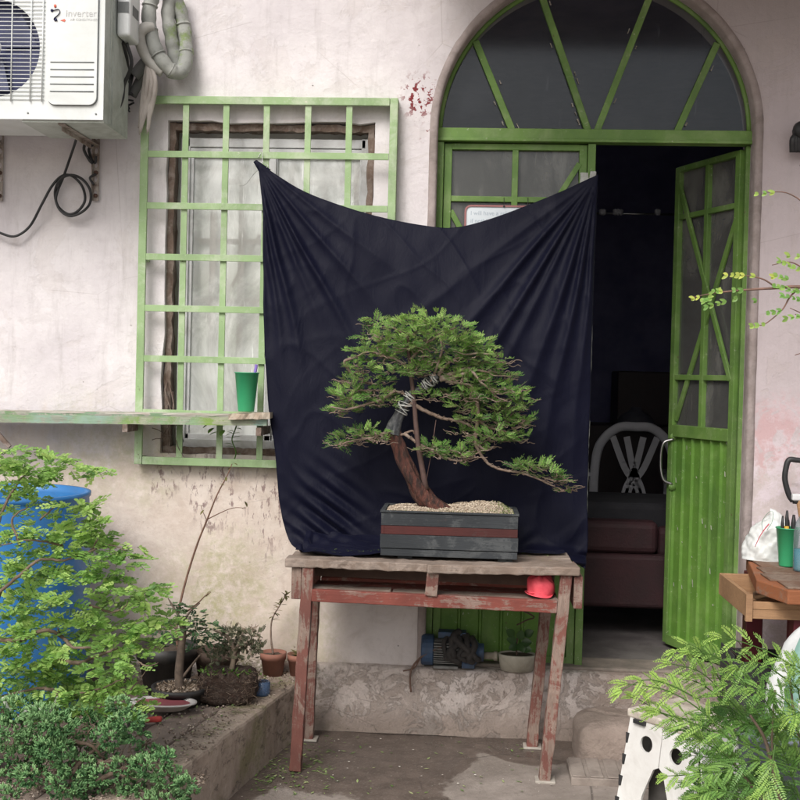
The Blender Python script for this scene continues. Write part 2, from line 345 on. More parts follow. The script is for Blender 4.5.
# ================================================================== ground
g=MB(); NX,NY=60,60
def gz(x,y): return .006*noise.noise(V((x*2.2,y*2.2,0)))+.003*noise.noise(V((x*7,y*7,3)))
xs=sorted(set([-150,-60,-20,-8]+[round(-4+.1*i,3) for i in range(81)]+[8,20,60,150])); ys=sorted(set([-150,-60,-20,-8]+[round(-5+.1*i,3) for i in range(52)]+[20,60,150]))
vs=[V((x,y,gz(x,y) if abs(x)<5 and -5<y<.3 else 0)) for y in ys for x in xs]; n=len(xs)
g.add(vs,[(j*n+i,j*n+i+1,(j+1)*n+i+1,(j+1)*n+i) for j in range(len(ys)-1) for i in range(n-1)],.5,True)
tag(obj('ground',g,M_ground),'damp grey concrete yard floor','ground',kind='structure')

# ================================================================== house
HOUSE=thing('house','white and mauve plastered house front with green arched double door','house',(0,0,0))
AX,AZ,AR=.452,2.34,.605      # arch centre and radius
DX0,DX1=AX-AR,AX+AR
WX0,WX1,WZ0,WZ1=-1.215,-.40,1.05,2.355
arch=[(DX0,.245)]+[(DX0,AZ-1.2)]+[(AX-AR*math.cos(PI*i/40),AZ+AR*math.sin(PI*i/40)) for i in range(41)]+[(DX1,.245)]
wn=[];rr=random.Random(3)
for (x0,z0,x1,z1) in((WX0,WZ0,WX0,WZ1),(WX0,WZ1,WX1,WZ1),(WX1,WZ1,WX1,WZ0),(WX1,WZ0,WX0,WZ0)):
    for i in range(14): wn.append((x0+(x1-x0)*i/14+rr.uniform(-.006,.006),z0+(z1-z0)*i/14+rr.uniform(-.006,.006)))
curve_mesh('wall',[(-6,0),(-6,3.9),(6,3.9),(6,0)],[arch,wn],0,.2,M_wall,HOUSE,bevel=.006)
# roof slab with a shallow eave
e=MB(); e.box(-6.3,6.3,-.75,5,3.9,4.02); obj('roof',e,M_plinth,HOUSE,.01)
e=MB(); e.box(-.25,5.5,-1.35,-.001,3.08,3.16); obj('unseen_shade_canopy',e,M_plinth,HOUSE,.01)  # unseen slab added to shade the arch and upper right wall
# plaster moulding round the arch and down the jambs
tr=MB()
path=[(DX0-.012,.25+.1*i) for i in range(21)]+[(AX-(AR+.012)*math.cos(PI*i/40),AZ+(AR+.012)*math.sin(PI*i/40)) for i in range(41)]+[(DX1+.012,2.25-.1*i) for i in range(21)]
vs=[];
for i,(x,z) in enumerate(path):
    a=path[max(i-1,0)];b=path[min(i+1,len(path)-1)]; t=V((b[0]-a[0],0,b[1]-a[1])).normalized(); nrm=V((-t.z,0,t.x)); j=rr.uniform(-.002,.002)
    for (o,y) in((-.013,.06),(-.013,-.004),(-.006,-.010+j),(.008,-.010+j),(.016,-.004),(.022+j,.004)):
        vs.append(V((x,y,z))+nrm*o)
k=6; tr.add(vs,[(i*k+c,i*k+c+1,(i+1)*k+c+1,(i+1)*k+c) for i in range(len(path)-1) for c in range(k-1)],.5,True)
M_trim=simple('grimy_arch_plaster',(.40,.34,.33),(.27,.225,.21),8,.85,.5,50,dirt=(.12,.10,.09),dirtamt=.5,dscale=7,bdist=.008)
obj('arch_moulding',tr,M_trim,HOUSE)
# plinth / door step ledge: uneven plaster step the length of the front
pl=MB()
def plf(u,v):
    x=-6+12*u
    prof=[(.0,-.075),(.05,-.062),(.12,-.052),(.19,-.046),(.228,-.042),(.243,-.034),(.248,-.015),(.247,.03),(.246,.12)]
    z,y=prof[min(int(round(v*8)),8)]
    nn=noise.noise(V((x*3.,z*6,1)))*.014+noise.noise(V((x*11,z*14,7)))*.006
    return V((x,y+(nn if v<.95 else 0),max(z+(.35*nn if 0<v<.99 else 0),-.01)))
pl.grid(plf,700,8); obj('plinth',pl,M_plinth,HOUSE)
# ---- door frame, lintel, fanlight
YD=.075
df=MB()
df.beam((DX0-.004,YD,AZ-.012),(DX1+.004,YD,AZ-.012),.05,.052)
df.beam((DX0,YD-.028,AZ-.032),(DX1,YD-.028,AZ-.032),.012,.012)
df.beam((DX0+.012,YD,.25),(DX0+.012,YD,AZ-.04),.026,.04,up=(0,1,0)); df.beam((DX1-.006,YD+.01,.25),(DX1-.006,YD+.01,AZ-.04),.02,.03,up=(0,1,0))
obj('door_frame',df,M_green,HOUSE,.002)
FAN=obj('fanlight',(lambda b:(b.tube([(AX-(AR-.006)*math.cos(PI*i/40),YD,AZ+(AR-.006)*math.sin(PI*i/40)) for i in range(41)],.011,6),b)[1])(MB()),M_green,HOUSE)
for (p0,p1) in(((512,129),(472,33)),((588,129),(538,-14)),((597,129),(654,-14)),((677,129),(722,33))):
    a=P(*p0,YD);b=P(*p1,YD); d=(b-a).normalized()
    c=V((AX,YD,AZ)); # stop on the arch
    for q in range(60):
        if ((a+d*(q*.012))-c).length>AR-.012: break
        b=a+d*(q*.012)
    r=MB(); a.z=AZ+.012; r.beam(a,b,.026,.024,up=(0,1,0)); obj('bar',r,M_green,FAN,.002)
gl=MB(); gl.add([V((AX-(AR)*math.cos(PI*i/40),YD+.012,AZ+(AR)*math.sin(PI*i/40))) for i in range(41)],[tuple(range(41))]); obj('pane',gl,M_glass,FAN)
# putty smears beside the bars
pu=MB()
for k in range(16):
    px,py,dx,dy=random.choice([(512,129,-38,-95),(588,129,-50,-140),(597,129,55,-140),(677,129,44,-95)]); t=random.uniform(.03,.95); s_=random.choice((-1,1))
    c=P(px+dx*t+s_*7,py+dy*t,YD+.004); d=(P(px+dx,py+dy,YD)-P(px,py,YD)).normalized()
    if (c-V((AX,YD,AZ))).length>AR-.02: continue
    pu.beam(c-d*random.uniform(.005,.014),c+d*random.uniform(.005,.014),random.uniform(.002,.005),.002,up=(0,1,0),n=3,jit=.0015)
obj('putty',pu,simple('old_putty',(.35,.33,.30),(.25,.22,.19),30,.9),FAN)
# ---- shut door leaf (left) and open leaf (right) share a layout
def leaf(name,org,ux,w,z0,z1,mirror,label=None):
    "org bottom corner on the hinge side, ux unit vector toward free edge"
    def W(u,z,o=0): return V((org[0],org[1],0))+ux*(u*w)+V((0,0,z0+(z1-z0)*z))+nrm*o
    nrm=V((-ux.y,ux.x,0)); nrm= nrm if nrm.y<0 else -nrm
    up=nrm
    fr=MB(); s=.03
    for u in(.025,.975): fr.beam(W(u,0),W(u,1),s,.032,up=up)
    fr.beam(W(.05,.995),W(.95,.995),s*.8,.03,up=up); fr.beam(W(.05,.448),W(.95,.448),.05,.034,up=up); fr.beam(W(.05,.008),W(.95,.008),.04,.034,up=up)
    o=obj(name,fr,M_green,HOUSE,.002)
    if label:o['label']=label
    for (a,b) in(((.05,.895),(.95,.895)),((.05,.56),(.95,.56))):
        q=MB(); q.beam(W(*a),W(*b),.022,.024,up=up); obj('bar',q,M_green,o,.002)
    q=MB(); q.beam(W(.50,.455),W(.50,.99),.024,.026,up=up); obj('bar',q,M_green,o,.002)
    q=MB(); q.beam(W(.95,.965,.012),W(.05,.555,.012),.022,.012,up=up); obj('bar',q,M_green,o,.002)
    q=MB(); q.beam(W(.05,.872,.003),W(.93,.47,.003),.022,.012,up=up); obj('bar',q,M_green,o,.002)
    q=MB(); q.add([W(.03,.45,-.006),W(.97,.45,-.006),W(.97,.99,-.006),W(.03,.99,-.006)],[(0,1,2,3)]); obj('pane',q,M_glass2,o)
    # ribbed sheet metal lower half
    q=MB(); N=6; vs=[];
    us=[]
    for i in range(N):
        b=.05+.9*i/N; d=.9/N
        us+= [(b,-.002),(b+d*.80,-.002),(b+d*.86,.009),(b+d*.94,.009)]
    us.append((.95,-.002))
    for z in(.01,.45): 
        for (u,oo) in us: vs.append(W(u,z,oo))
    n=len(us); q.add(vs,[(i,i+1,n+i+1,n+i) for i in range(n-1)]); obj('ribbed_panel',q,M_greenlo,o)
    q=MB(); 
    for k in range(34):
        u=random.uniform(.08,.94);z=random.uniform(.03,.44)if k<40 else random.uniform(.47,.97)
        c=W(u,z,.003 if k<30 else -.003); h=random.uniform(.002,.014); wv=random.uniform(.001,.005)
        q.add([c-ux*wv-V((0,0,h)),c+ux*wv*.5-V((0,0,h*.8)),c+ux*wv+V((0,0,h)),c-ux*wv*.3+V((0,0,h*.7))],[(0,1,2,3)])
    obj('paint_chip',q,simple('pale_chip',(.42,.47,.36),(.5,.5,.42),20,.8),o)['kind']='stuff'
    return o,W,nrm
L1,W1,_=leaf('shut_door_leaf',(DX0+.028,YD+.012),V((1,0,0)),.555,.25,AZ-.044,False,'shut left leaf with dusty panes')
hx,hy=DX1-.02,YD+.03; fx,fy=.862,.50
d=V((fx-hx,fy-hy,0)); L2,W2,N2=leaf('open_door_leaf',(hx,hy),d.normalized(),d.length,.27,AZ-.05,True,'right leaf swung open into the room')
hb=MB(); hb.tube(cr([W2(.93,.43,.01),W2(.97,.42,.05),W2(.99,.38,.055),W2(.97,.345,.045),W2(.93,.335,.01)]),.0065,8); obj('handle',hb,M_steel,L2)
hb=MB()
for z in(.435,.33):
    c=W2(.93,z,.01); hb.lathe([(0.0,-.004),(.017,-.004),(.017,.004),(0,.004)],c,12,ax='y')
obj('handle_plate',hb,M_green,L2)
# centre post with bare white section
mp=MB(); xm=DX0+.028+.555+.018; mp.beam((xm,YD+.005,.25),(xm,YD+.005,AZ-.04),.03,.045,up=(0,1,0)); obj('meeting_post',mp,M_green,HOUSE,.002)
mq=MB(); mq.beam((xm+.006,YD-.022,.80),(xm+.006,YD-.022,2.19),.024,.006,up=(0,1,0),n=60,jit=.0025); mq.beam((xm-.028,YD-.022,2.02),(xm-.028,YD-.022,2.185),.03,.006,up=(0,1,0),n=8,jit=.002)
obj('bare_primer_strip',mq,simple('chalky_primer',(.50,.52,.50),(.33,.34,.30),40,.9,.5,80),HOUSE)
# ---- notice board is separate; window
WIN=obj('window',(lambda b:([b.beam(p,q,.027,.05,up=(0,1,0),n=40,jit=.004) for p,q in(((WX0+.014,.05,WZ0),(WX0+.014,.05,WZ1)),((WX0,.05,WZ1-.016),(WX1,.05,WZ1-.016)),((WX1-.012,.05,WZ0),(WX1-.012,.05,WZ1)),((WX0,.05,WZ0+.012),(WX1,.05,WZ0+.012)))],b)[1])(MB()),M_rot,HOUSE)
WIN['label']='old window in a rotting brown frame'
wi=MB(); a,b_,c,d_=WX0+.062,WX1-.035,WZ0+.04,WZ1-.05
for p,q in(((a,.07,c),(a,.07,d_)),((b_,.07,c),(b_,.07,d_)),((a,.07,d_-.02),(b_,.07,d_-.02)),((a,.07,c),(b_,.07,c))): wi.beam(p,q,.036,.03,up=(0,1,0))
wi.beam((a,.07,d_-.05),(b_,.07,d_-.05),.02,.02,up=(0,1,0))
obj('frame',wi,M_alu,WIN,.003)
xm2=-.805
for i,(x0,x1,y) in enumerate(((a,xm2+.012,.074),(xm2-.012,b_,.083))):
    q=MB()
    for p,r in(((x0+.018,y,c),(x0+.018,y,d_)),((x1-.012,y,c),(x1-.012,y,d_)),((x0,y,d_-.065),(x1,y,d_-.065)),((x0,y,c+.025),(x1,y,c+.025))): q.beam(p,r,.026,.014,up=(0,1,0))
    obj('sash',q,M_alu,WIN,.002)
    q=MB(); q.add([(x0,y+.003,c),(x1,y+.003,c),(x1,y+.003,d_),(x0,y+.003,d_)],[(0,1,2,3)]); obj('pane',q,M_wglass,WIN)
ib=MB()
for x in(-1.045,-.93,-.73,-.60,-.47): ib.beam((x,.098,c),(x,.098,d_),.026,.008,up=(0,1,0))
for z in(2.14,1.90,1.66,1.42,1.2): ib.beam((a,.104,z),(b_,.104,z),.022,.006,up=(0,1,0))
ib.beam((-.97,.11,1.72),(-.86,.11,1.93),.012,.005,up=(0,1,0)); ib.beam((-.62,.11,2.12),(-.48,.11,2.28),.012,.005,up=(0,1,0))
obj('inner_grille',ib,M_innerbar,WIN)
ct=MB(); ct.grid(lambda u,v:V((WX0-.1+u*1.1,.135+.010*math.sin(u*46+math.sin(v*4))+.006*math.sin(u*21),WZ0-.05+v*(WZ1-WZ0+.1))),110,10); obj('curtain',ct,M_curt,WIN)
# torn shade scrap
q=MB(); o=P(186,173,.09); q.add([o+V((0,0,.07)),o+V((.06,0,-.012)),o+V((.045,0,-.026)),o+V((0,0,-.032))],[(0,1,2,3)]); obj('torn_film',q,simple('grey_film',(.35,.34,.31)),WIN)
# ---- window grille
GR=MB(); YG=-.055
GX=[-1.288,-1.128,-.970,-.812,-.651,-.492,-.320]; GZ=[2.425,2.215,2.015,1.817,1.618,1.422,1.212,1.024]
gr=obj('window_grille',(lambda b:([b.beam(p,q,.030,.014,up=(0,1,0)) for p,q in(((GX[0],YG,GZ[-1]-.015),(GX[0],YG,GZ[0]+.015)),((GX[-1],YG,GZ[-1]-.015),(GX[-1],YG,GZ[0]+.015)),((GX[0]+.017,YG,GZ[0]),(GX[-1]-.017,YG,GZ[0])),((GX[0]+.017,YG,GZ[-1]),(GX[-1]-.017,YG,GZ[-1])))],b)[1])(MB()),M_grille,HOUSE,.0015)
gr['label']='pale green square barred window grille'
for x in GX[1:-1]:
    q=MB(); q.beam((x,YG+.005,GZ[-1]+.015),(x,YG+.005,GZ[0]-.015),.024,.008,up=(0,1,0)); obj('bar',q,M_grille,gr,.001)
for z in GZ[1:-1]:
    q=MB(); q.beam((GX[0]+.016,YG-.006,z),(GX[-1]-.016,YG-.006,z),.025,.008,up=(0,1,0)); obj('bar',q,M_grille,gr,.001)
q=MB()
for x in(GX[0],GX[-1]):
    for z in(GZ[0],GZ[-1],GZ[3],): q.beam((x,YG,z),(x,.01,z),.03,.03)
q.box(GX[-1]+.008,GX[-1]+.014,YG,.0,GZ[-1],GZ[0]); q.box(GX[0],GX[-1],YG+.002,-.001,GZ[0]+.006,GZ[0]+.012); q.box(GX[0],GX[-1],YG+.002,-.001,GZ[-1]-.016,GZ[-1]-.011)
obj('bracket',q,M_grille,gr)
# ---- room behind
rm=MB(); rm.box(-2.5,2.6,.21,4.2,.25,3.4); 
ri=MB(); X0,X1,Y0,Y1,Z0,Z1=-2.5,2.6,.2,4.2,.25,3.2
ri.add([(X0,Y1,Z0),(X1,Y1,Z0),(X1,Y1,Z1),(X0,Y1,Z1)],[(0,1,2,3)]); ri.add([(X0,Y0,Z0),(X0,Y1,Z0),(X0,Y1,Z1),(X0,Y0,Z1)],[(0,1,2,3)]); ri.add([(X1,Y0,Z0),(X1,Y1,Z0),(X1,Y1,Z1),(X1,Y0,Z1)],[(0,1,2,3)]); ri.add([(X0,Y0,Z1),(X1,Y0,Z1),(X1,Y1,Z1),(X0,Y1,Z1)],[(0,1,2,3)])
obj('room_wall',ri,M_room,HOUSE)
# partition behind the window so the curtain is not see-through
ri=MB(); ri.add([(X0,.1,Z0),(X1,.1,Z0),(X1,Y1,Z0),(X0,Y1,Z0)],[(0,1,2,3)]); obj('room_floor',ri,M_roomfloor,HOUSE)
ri=MB(); ri.box(DX0,DX1,.02,.19,.246,.262); obj('threshold',ri,simple('threshold_cement',(.25,.21,.18),(.15,.13,.11),10,.85,.6),HOUSE,.006)
q=MB(); q.tube([P(585,213,1.9),P(690,215,1.9)],.006,6); obj('curtain_rail',q,M_steel,HOUSE)

# ================================================================== air conditioner
c0=P(103,120,-.42); AXR=c0.x; AZB=c0.z; AW=.80; AH=.56; AXL=AXR-AW; YA,YB=-.42,-.13
AC=thing('air_conditioner','white outdoor air conditioner unit on a rusty wall bracket','air conditioner',(AXL+AW/2,YB,AZB))
fcx=P(-8,48,YA).x; fcz=P(-8,48,YA).z; fr_=(P(-8,48,YA)-P(40,48,YA)).length
circ=[(fcx+fr_*math.cos(2*PI*i/48),fcz+fr_*math.sin(2*PI*i/48)) for i in range(48)]
curve_mesh('front_panel',[(AXL,AZB),(AXR,AZB),(AXR,AZB+AH),(AXL,AZB+AH)],[circ],YA,YA+.004,M_white,AC,bevel=.003)
q=MB(); q.box(AXL,AXL+.003,YA+.004,YB,AZB,AZB+AH); q.box(AXL,AXR,YA+.004,YB,AZB+AH-.003,AZB+AH); q.box(AXL,AXR,YB-.003,YB,AZB,AZB+AH); q.box(AXL,AXR,YA+.004,YB,AZB,AZB+.003)
obj('casing',q,M_white,AC)
q=MB(); q.box(AXR-.003,AXR+.001,YA+.005,YB,AZB-.004,AZB+AH); q.box(AXR+.001,AXR+.004,YA+.06,YA+.07,AZB,AZB+AH); q.box(AXR+.001,AXR+.004,YA+.09,YA+.096,AZB,AZB+AH); q.box(AXR-.3,AXR,YA+.01,YB,AZB-.008,AZB-.001)
obj('side_panel',q,M_white2,AC)
M_fin=simple('blue_dark_coil',(.045,.055,.16),(.03,.035,.09),60,.5,.3,stretch=(8,1,.2))
q=MB(); q.disc((fcx,YA+.05,fcz),fr_+.03,40,ax='y'); obj('coil',q,M_fin,AC)
q=MB()
for k in range(3):
    th=k*2*PI/3+.4
    for s_ in range(1): q.add([V((fcx+.03*math.cos(th),YA+.035,fcz+.03*math.sin(th))),V((fcx+.155*math.cos(th-.3),YA+.045,fcz+.155*math.sin(th-.3))),V((fcx+.16*math.cos(th+.5),YA+.02,fcz+.16*math.sin(th+.5))),V((fcx+.04*math.cos(th+.9),YA+.025,fcz+.04*math.sin(th+.9)))],[(0,1,2,3)])
obj('fan_blade',q,simple('fan_plastic',(.10,.11,.20),(.07,.08,.15),8,.4),AC)
q=MB(); zz=fcz-fr_-.006
while zz<fcz+fr_+.012:
    q.tube([(AXL+.01,YA-.004,zz),(fcx+fr_+.018,YA-.004,zz)],.0016,5,smooth=False); zz+=.0145
for x in(fcx-.10,fcx+.0+.075,fcx+.145,fcx+fr_+.012,fcx-fr_*.9): q.tube([(x,YA-.007,fcz-fr_-.016),(x,YA-.007,fcz+fr_+.02)],.0024,5)
q.lathe([(0,-.012),(.026,-.012),(.03,-.004),(.03,.0)],(fcx+.006,YA,fcz),20,ax='y')
obj('fan_guard',q,M_white,AC)
# raised service cover with five pressed lines
x0,x1,z0,z1=P(48,105,YA).x,P(97,105,YA).x,P(48,105,YA).z,AZB+AH-.02; r=.028
pts=[(x0+r-r*math.cos(PI/2*i/6),z0+r-r*math.sin(PI/2*i/6)) for i in range(7)]+[(x1-r+r*math.sin(PI/2*i/6),z0+r-r*math.cos(PI/2*i/6)) for i in range(7)]+[(x1,z1),(x0,z1)]
sc_=curve_mesh('service_cover',pts,[],YA-.010,YA-.0005,M_white,AC,bevel=.003)
q=MB(); q.tube([(x,YA-.0015,z) for x,z in pts[2:15]],.0028,6); 
for k in range(5):
    z=P(70,63+7.3*k,YA).z; q.tube([(x0+.01,YA-.0105,z),(x1-.01,YA-.0105,z)],.0022,5)
for px,py in((28,113),(96,114)): q.lathe([(0,-.002),(.0035,-.002),(.0035,0)],P(px,py,YA),10,ax='y')
obj('seam',q,simple('grey_seam',(.22,.24,.24)),AC)
M_ink=simple('navy_ink',(.03,.035,.11)); M_red=simple('orange_red_ink',(.75,.16,.10)); M_pale=simple('pale_grey_ink',(.62,.63,.62))
def pd(px,py): return P(px,py,YA-.0112)
q=MB(); Z0_=[(51.5,10.3),(55,10),(58.5,9.3),(60,11),(59.3,13.5),(57,16),(54.5,18.2),(54.2,20.2),(57.5,20.5)]
q.tube(cr([pd(*p) for p in Z0_],4),.0046,8,flat=.15); q.lathe([(0,-.001),(.0055,-.001),(.0055,0)],pd(52,10.5),12,ax='y'); q.lathe([(0,-.001),(.006,-.001),(.006,0)],pd(55.5,19.6),12,ax='y')
LG=obj('logo',q,M_ink,AC)
q=MB(); q.lathe([(0,-.001),(.0048,-.001),(.0048,0)],pd(55.2,6),14,ax='y',sy=1.3); obj('logo_dot',q,M_red,LG)
q=MB(); q.add([pd(60,20.3),pd(62.5,19.7),pd(64.5,18.9),pd(65.7,20.3),pd(64.5,21.9),pd(62.5,21.2)],[tuple(range(6))]); obj('logo_tail',q,M_red,LG)
def text(name,body,c,size,mat,parent,rx=PI/2):
    cu=bpy.data.curves.new(name,'FONT'); cu.body=body; cu.size=size; t=bpy.data.objects.new(name,cu); COL.objects.link(t); bpy.context.view_layer.update()
    me=bpy.data.meshes.new_from_object(t.evaluated_get(bpy.context.evaluated_depsgraph_get())); bpy.data.objects.remove(t)
    L=wloc(parent); Mx=Matrix.Rotation(rx,4,'X')
    for v in me.vertices: v.co=Mx@v.co+V(c)-L
    me.materials.clear(); return link(name,me,mat,parent)
text('lettering','inverter',pd(65.5,16.3),.035,M_pale,AC); text('lettering','AIR CONDITIONER',pd(70,20.6),.0115,M_pale,AC)
# valve cover on the side
a=P(119,40,-.25); q=MB(); vx=AXR+.004
q.box(vx,vx+.05,-.30,-.17,P(120,40,-.25).z,P(120,2,-.25).z+.06); vc=obj('valve_cover',q,M_white,AC,.012,3)
q=MB(); q.box(vx+.0502,vx+.0515,-.27,-.20,P(120,17,-.25).z,P(120,7,-.25).z); q.box(vx+.004,vx+.045,-.3012,-.3,P(120,17,-.25).z,P(120,6,-.25).z); obj('handle_recess',q,simple('recess_grey',(.16,.17,.17)),vc)
# brackets
M_rust=simple('rusty_white_bracket',(.42,.38,.35),(.30,.25,.22),14,.8,.4,dirt=(.12,.06,.04),dirtamt=.9,dscale=25)
for px in(97,1):
    a=P(px,124,-.01); b=P(px+1,201,-.01)
    holes=[]
    zt,zb=a.z+.02,b.z; w_=.026
    for k in range(5):
        zc=zb+.03+k*.055; holes.append([(a.x+.007*math.cos(t*PI/4),zc+.012*math.sin(t*PI/4)) for t in range(8)])
    br=curve_mesh('bracket',[(a.x-w_/2,zb),(a.x+w_/2,zb),(a.x+w_/2,zt),(a.x-w_/2,zt)],holes,-.014,-.010,M_rust,AC)
    q=MB(); q.box(a.x-w_/2,a.x-w_/2+.004,-.36,-.014,AZB-.028,AZB-.010); q.box(a.x-w_/2,a.x+w_/2,-.40,-.014,AZB-.013,AZB-.0095); q.box(a.x-w_/2-.0,a.x-w_/2+.003,-.03,-.0142,zb,zt); obj('bracket_arm',q,M_rust,AC)
    q=MB()
    for zc in(zb+.02,zb+.11): q.lathe([(0,-.01),(.008,-.01),(.008,0)],(a.x+.003,-.014,zc),6,ax='y')
    obj('bolt',q,simple('rust',(.10,.05,.035)),br)
# pipes under the valve cover
q=MB()
q.tube(cr([(vx+.02,-.24,P(120,42,-.25).z),(vx+.035,-.22,P(123,65,-.2).z),P(124,85,-.18),P(122,100,-.2),P(113,117,-.25),P(98,126,-.25),P(84,124,-.28)]),.007,8)
q.tube(cr([P(122,42,-.22),P(126,60,-.16),P(127,80,-.10),P(124,98,-.08),P(128,110,-.06)]),.010,8)
q.tube(cr([P(131,75,-.08),P(127,90,-.10),P(122,104,-.10),P(124,116,-.06)]),.012,8)
for k in range(14):
    c=P(random.uniform(118,130),random.uniform(76,118),random.uniform(-.14,-.05)); q.tube(cr([c+V([random.uniform(-.025,.025) for _ in range(3)]) for _ in range(4)],4),.004,5)
obj('pipe',q,M_black,AC)
q=MB(); q.tube(cr([P(77,126,-.3),P(86,138,-.10),P(84,150,-.06),P(92,163,-.05),P(89,150,-.04),P(93,144,-.04)]),.006,7); q.tube(cr([P(90,158,-.04),P(95,163,-.04),P(96,156,-.04)]),.005,6)
q.tube(cr([P(94,185,-.03),P(90,178,-.03),P(96,174,-.03)]),.005,6); obj('bracket_wire',q,M_black,AC)

# ================================================================== cable
q=MB(); Yc=-.02
pts=[P(80,124,-.25),P(76,140,-.12),P(70,158,-.05),P(63,178,-.03)]
pts2=[(58,190),(56,200),(60,210),(70,216),(82,212),(90,203),(90,190),(82,179),(70,175),(60,180),(55,192),(58,206),(68,214),(78,211),(85,200),(82,186),(72,176),(62,176),(52,186),(42,204),(30,226),(16,236),(3,234),(-12,226),(-40,205)]
q.tube(cr(pts+[P(x,y,-.03-.006*(i%5)) for i,(x,y) in enumerate(pts2)],6),.0052,8)
tag(obj('power_cable',q,M_black,loc=P(72,195,-.02)),'thin black cable looped into a coil below the air conditioner','cable')
# ================================================================== hose coil
M_hose=NT('weathered_grey_pipe_wrap'); s=M_hose; n=s.noise(4,6,.6); c=s.mix(s.ramp(n,.3,.7),(.40,.41,.38),(.24,.25,.235)); xx,yy,zz_=s.xyz()
mo=s.math('MULTIPLY',s.ramp(s.noise(9,6,.7),.5,.62),s.ramp(xx,.0,.04)); c=s.mix(mo,c,(.20,.27,.10))
c=s.mix(s.math('MULTIPLY',s.ramp(s.noise(12,8,.7),.5,.65),.5),c,(.13,.14,.12)); M_hose=s.done(s.pbsdf(c,.75,bump=s.noise(30,6,.7),bstr=.5,bdist=.006))
HO=thing('pipe_coil','grey wrapped refrigerant pipe coiled and hung high on the wall','pipe coil',P(165,40,-.06))
def loop(cx,cy,rx,ry,tilt,y,t0,t1,n=40,dy=0.):
    o=[]
    for i in range(n+1):
        t=t0+(t1-t0)*i/n; ex,ey=rx*math.sin(t),-ry*math.cos(t)
        o.append(P(cx+ex*math.cos(tilt)-ey*math.sin(tilt),cy+ex*math.sin(tilt)+ey*math.cos(tilt),y+dy*math.cos(t)*-1))
    return o
ring=[(163,-14,-.12),(153,-4,-.13),(149,12,-.135),(150,30,-.14),(155,48,-.14),(163,62,-.135),(172,71,-.12),(180,72,-.10),(185,64,-.075),(186,50,-.06),(184,30,-.05),(179,8,-.055),(171,-10,-.09),(163,-14,-.12)]
lpA=cr([P(*p) for p in ring],5)
q=MB(); lp=lpA
rad=[.0275+.0016*math.sin(i*1.3)+.0016*(i%6==0) for i in range(len(lp))]
q.tube(lp,rad,14); obj('loop',q,M_hose,HO)
q=MB(); lp=cr([P(*p) for p in((178,-14,-.07),(170,0,-.08),(168,16,-.08),(171,36,-.08),(174,52,-.07),(178,64,-.06),(183,58,-.04))],6); q.tube(lp,[.026+.0016*math.sin(i*1.3) for i in range(len(lp))],12); obj('loop',q,M_hose,HO)
q=MB(); lp=[P(152,28,-.15),P(145,28,-.17),P(140,34,-.17),P(141,45,-.16),P(146,56,-.14),P(154,66,-.13),P(163,72,-.12)]
q.tube(cr(lp,6),.0215,12); obj('loose_end',q,simple('cream_grey_wrap',(.46,.45,.42),(.33,.32,.29),8,.75,.4),HO)
q=MB(); q.tube(cr([P(148,60,-.10),P(141,68,-.10),P(134,76,-.10)],5),[.024,.022],12); q.tube(cr([P(146,66,-.08),P(140,80,-.07),P(132,96,-.07)],5),.018,10); obj('pipe_end',q,simple('dark_grey_foam',(.16,.16,.155),(.11,.11,.105),8,.8,.3),HO)
for i in(8,15,22,29,44,51):
    q=MB(); a,b=lpA[i],lpA[i+1]; q.tube([a,a.lerp(b,.4)],.0305,14); obj('tape_band',q,M_hose,HO)
if 0: obj('tape_band',q,simple('grey_tape',(.30,.31,.30),(.22,.23,.22),10,.5),HO)
# hanging frayed strip
q=MB(); c0=P(148,64,-.13)
for k in range(9):
    x=141+k*1.3; q.tube(cr([P(148+random.uniform(-1,2),64,-.13),P(x+4,82,-.12-.01*(k%3)),P(x+1,105,-.11),P(x-3+random.uniform(-2,2),random.uniform(124,138),-.10)],5),[.008,.010,.0105,.010,.010,.009,.009,.010,.010,.010,.009,.009,.008,.006,.004,.002],7)
obj('tape_tail',q,simple('frayed_cream_tape',(.52,.48,.44),(.38,.34,.31),30,.85,.5,stretch=(1,1,.15)),HO)

# ================================================================== shelf rail with cup
SHL=thing('shelf','long peeling green and teal shelf plank crossing the window grille','shelf',P(140,418,-.15))
zsh=1.205
M_shelf=woodpaint('peeling_green_shelf',(.22,.32,.24),(.17,.26,.12),(.50,.47,.42),.9,(.4,4,6),.46)
q=MB(); q.beam((-2.3,-.10,zsh-.012),(-.765,-.10,zsh+.005),.13,.016,n=26,jit=.002); obj('board',q,M_shelf,SHL)
M_teal=woodpaint('faded_teal_rail',(.30,.42,.38),(.20,.30,.08),(.45,.45,.36),.8,(.4,4,6),.48)
q=MB(); q.beam((-2.3,-.185,zsh-.035),(-.76,-.185,zsh-.012),.022,.030,n=30,jit=.0015); obj('front_rail',q,M_teal,SHL)
q=MB(); q.beam((-2.3,-.15,zsh-.004),(-.80,-.15,zsh+.010),.03,.008,n=26,jit=.002); obj('loose_slat',q,simple('bleached_slat',(.5,.48,.44),(.33,.28,.24),20,.8,.4,stretch=(.4,4,4)),SHL)
q=MB(); a=P(240,417,-.17); q.beam((-.90,-.15,zsh+.004),(-.745,-.15,zsh+.012),.14,.022,n=10,jit=.004); obj('end_board',q,simple('chipped_board',(.52,.46,.38),(.35,.27,.20),22,.85,.5),SHL)
q=MB(); 
for x in(-2.2,-1.30,-.79): q=MB(); q.beam((x,-.20,zsh-.05),(x,-.0,zsh-.05),.02,.03); obj('support',q,M_rot,SHL)
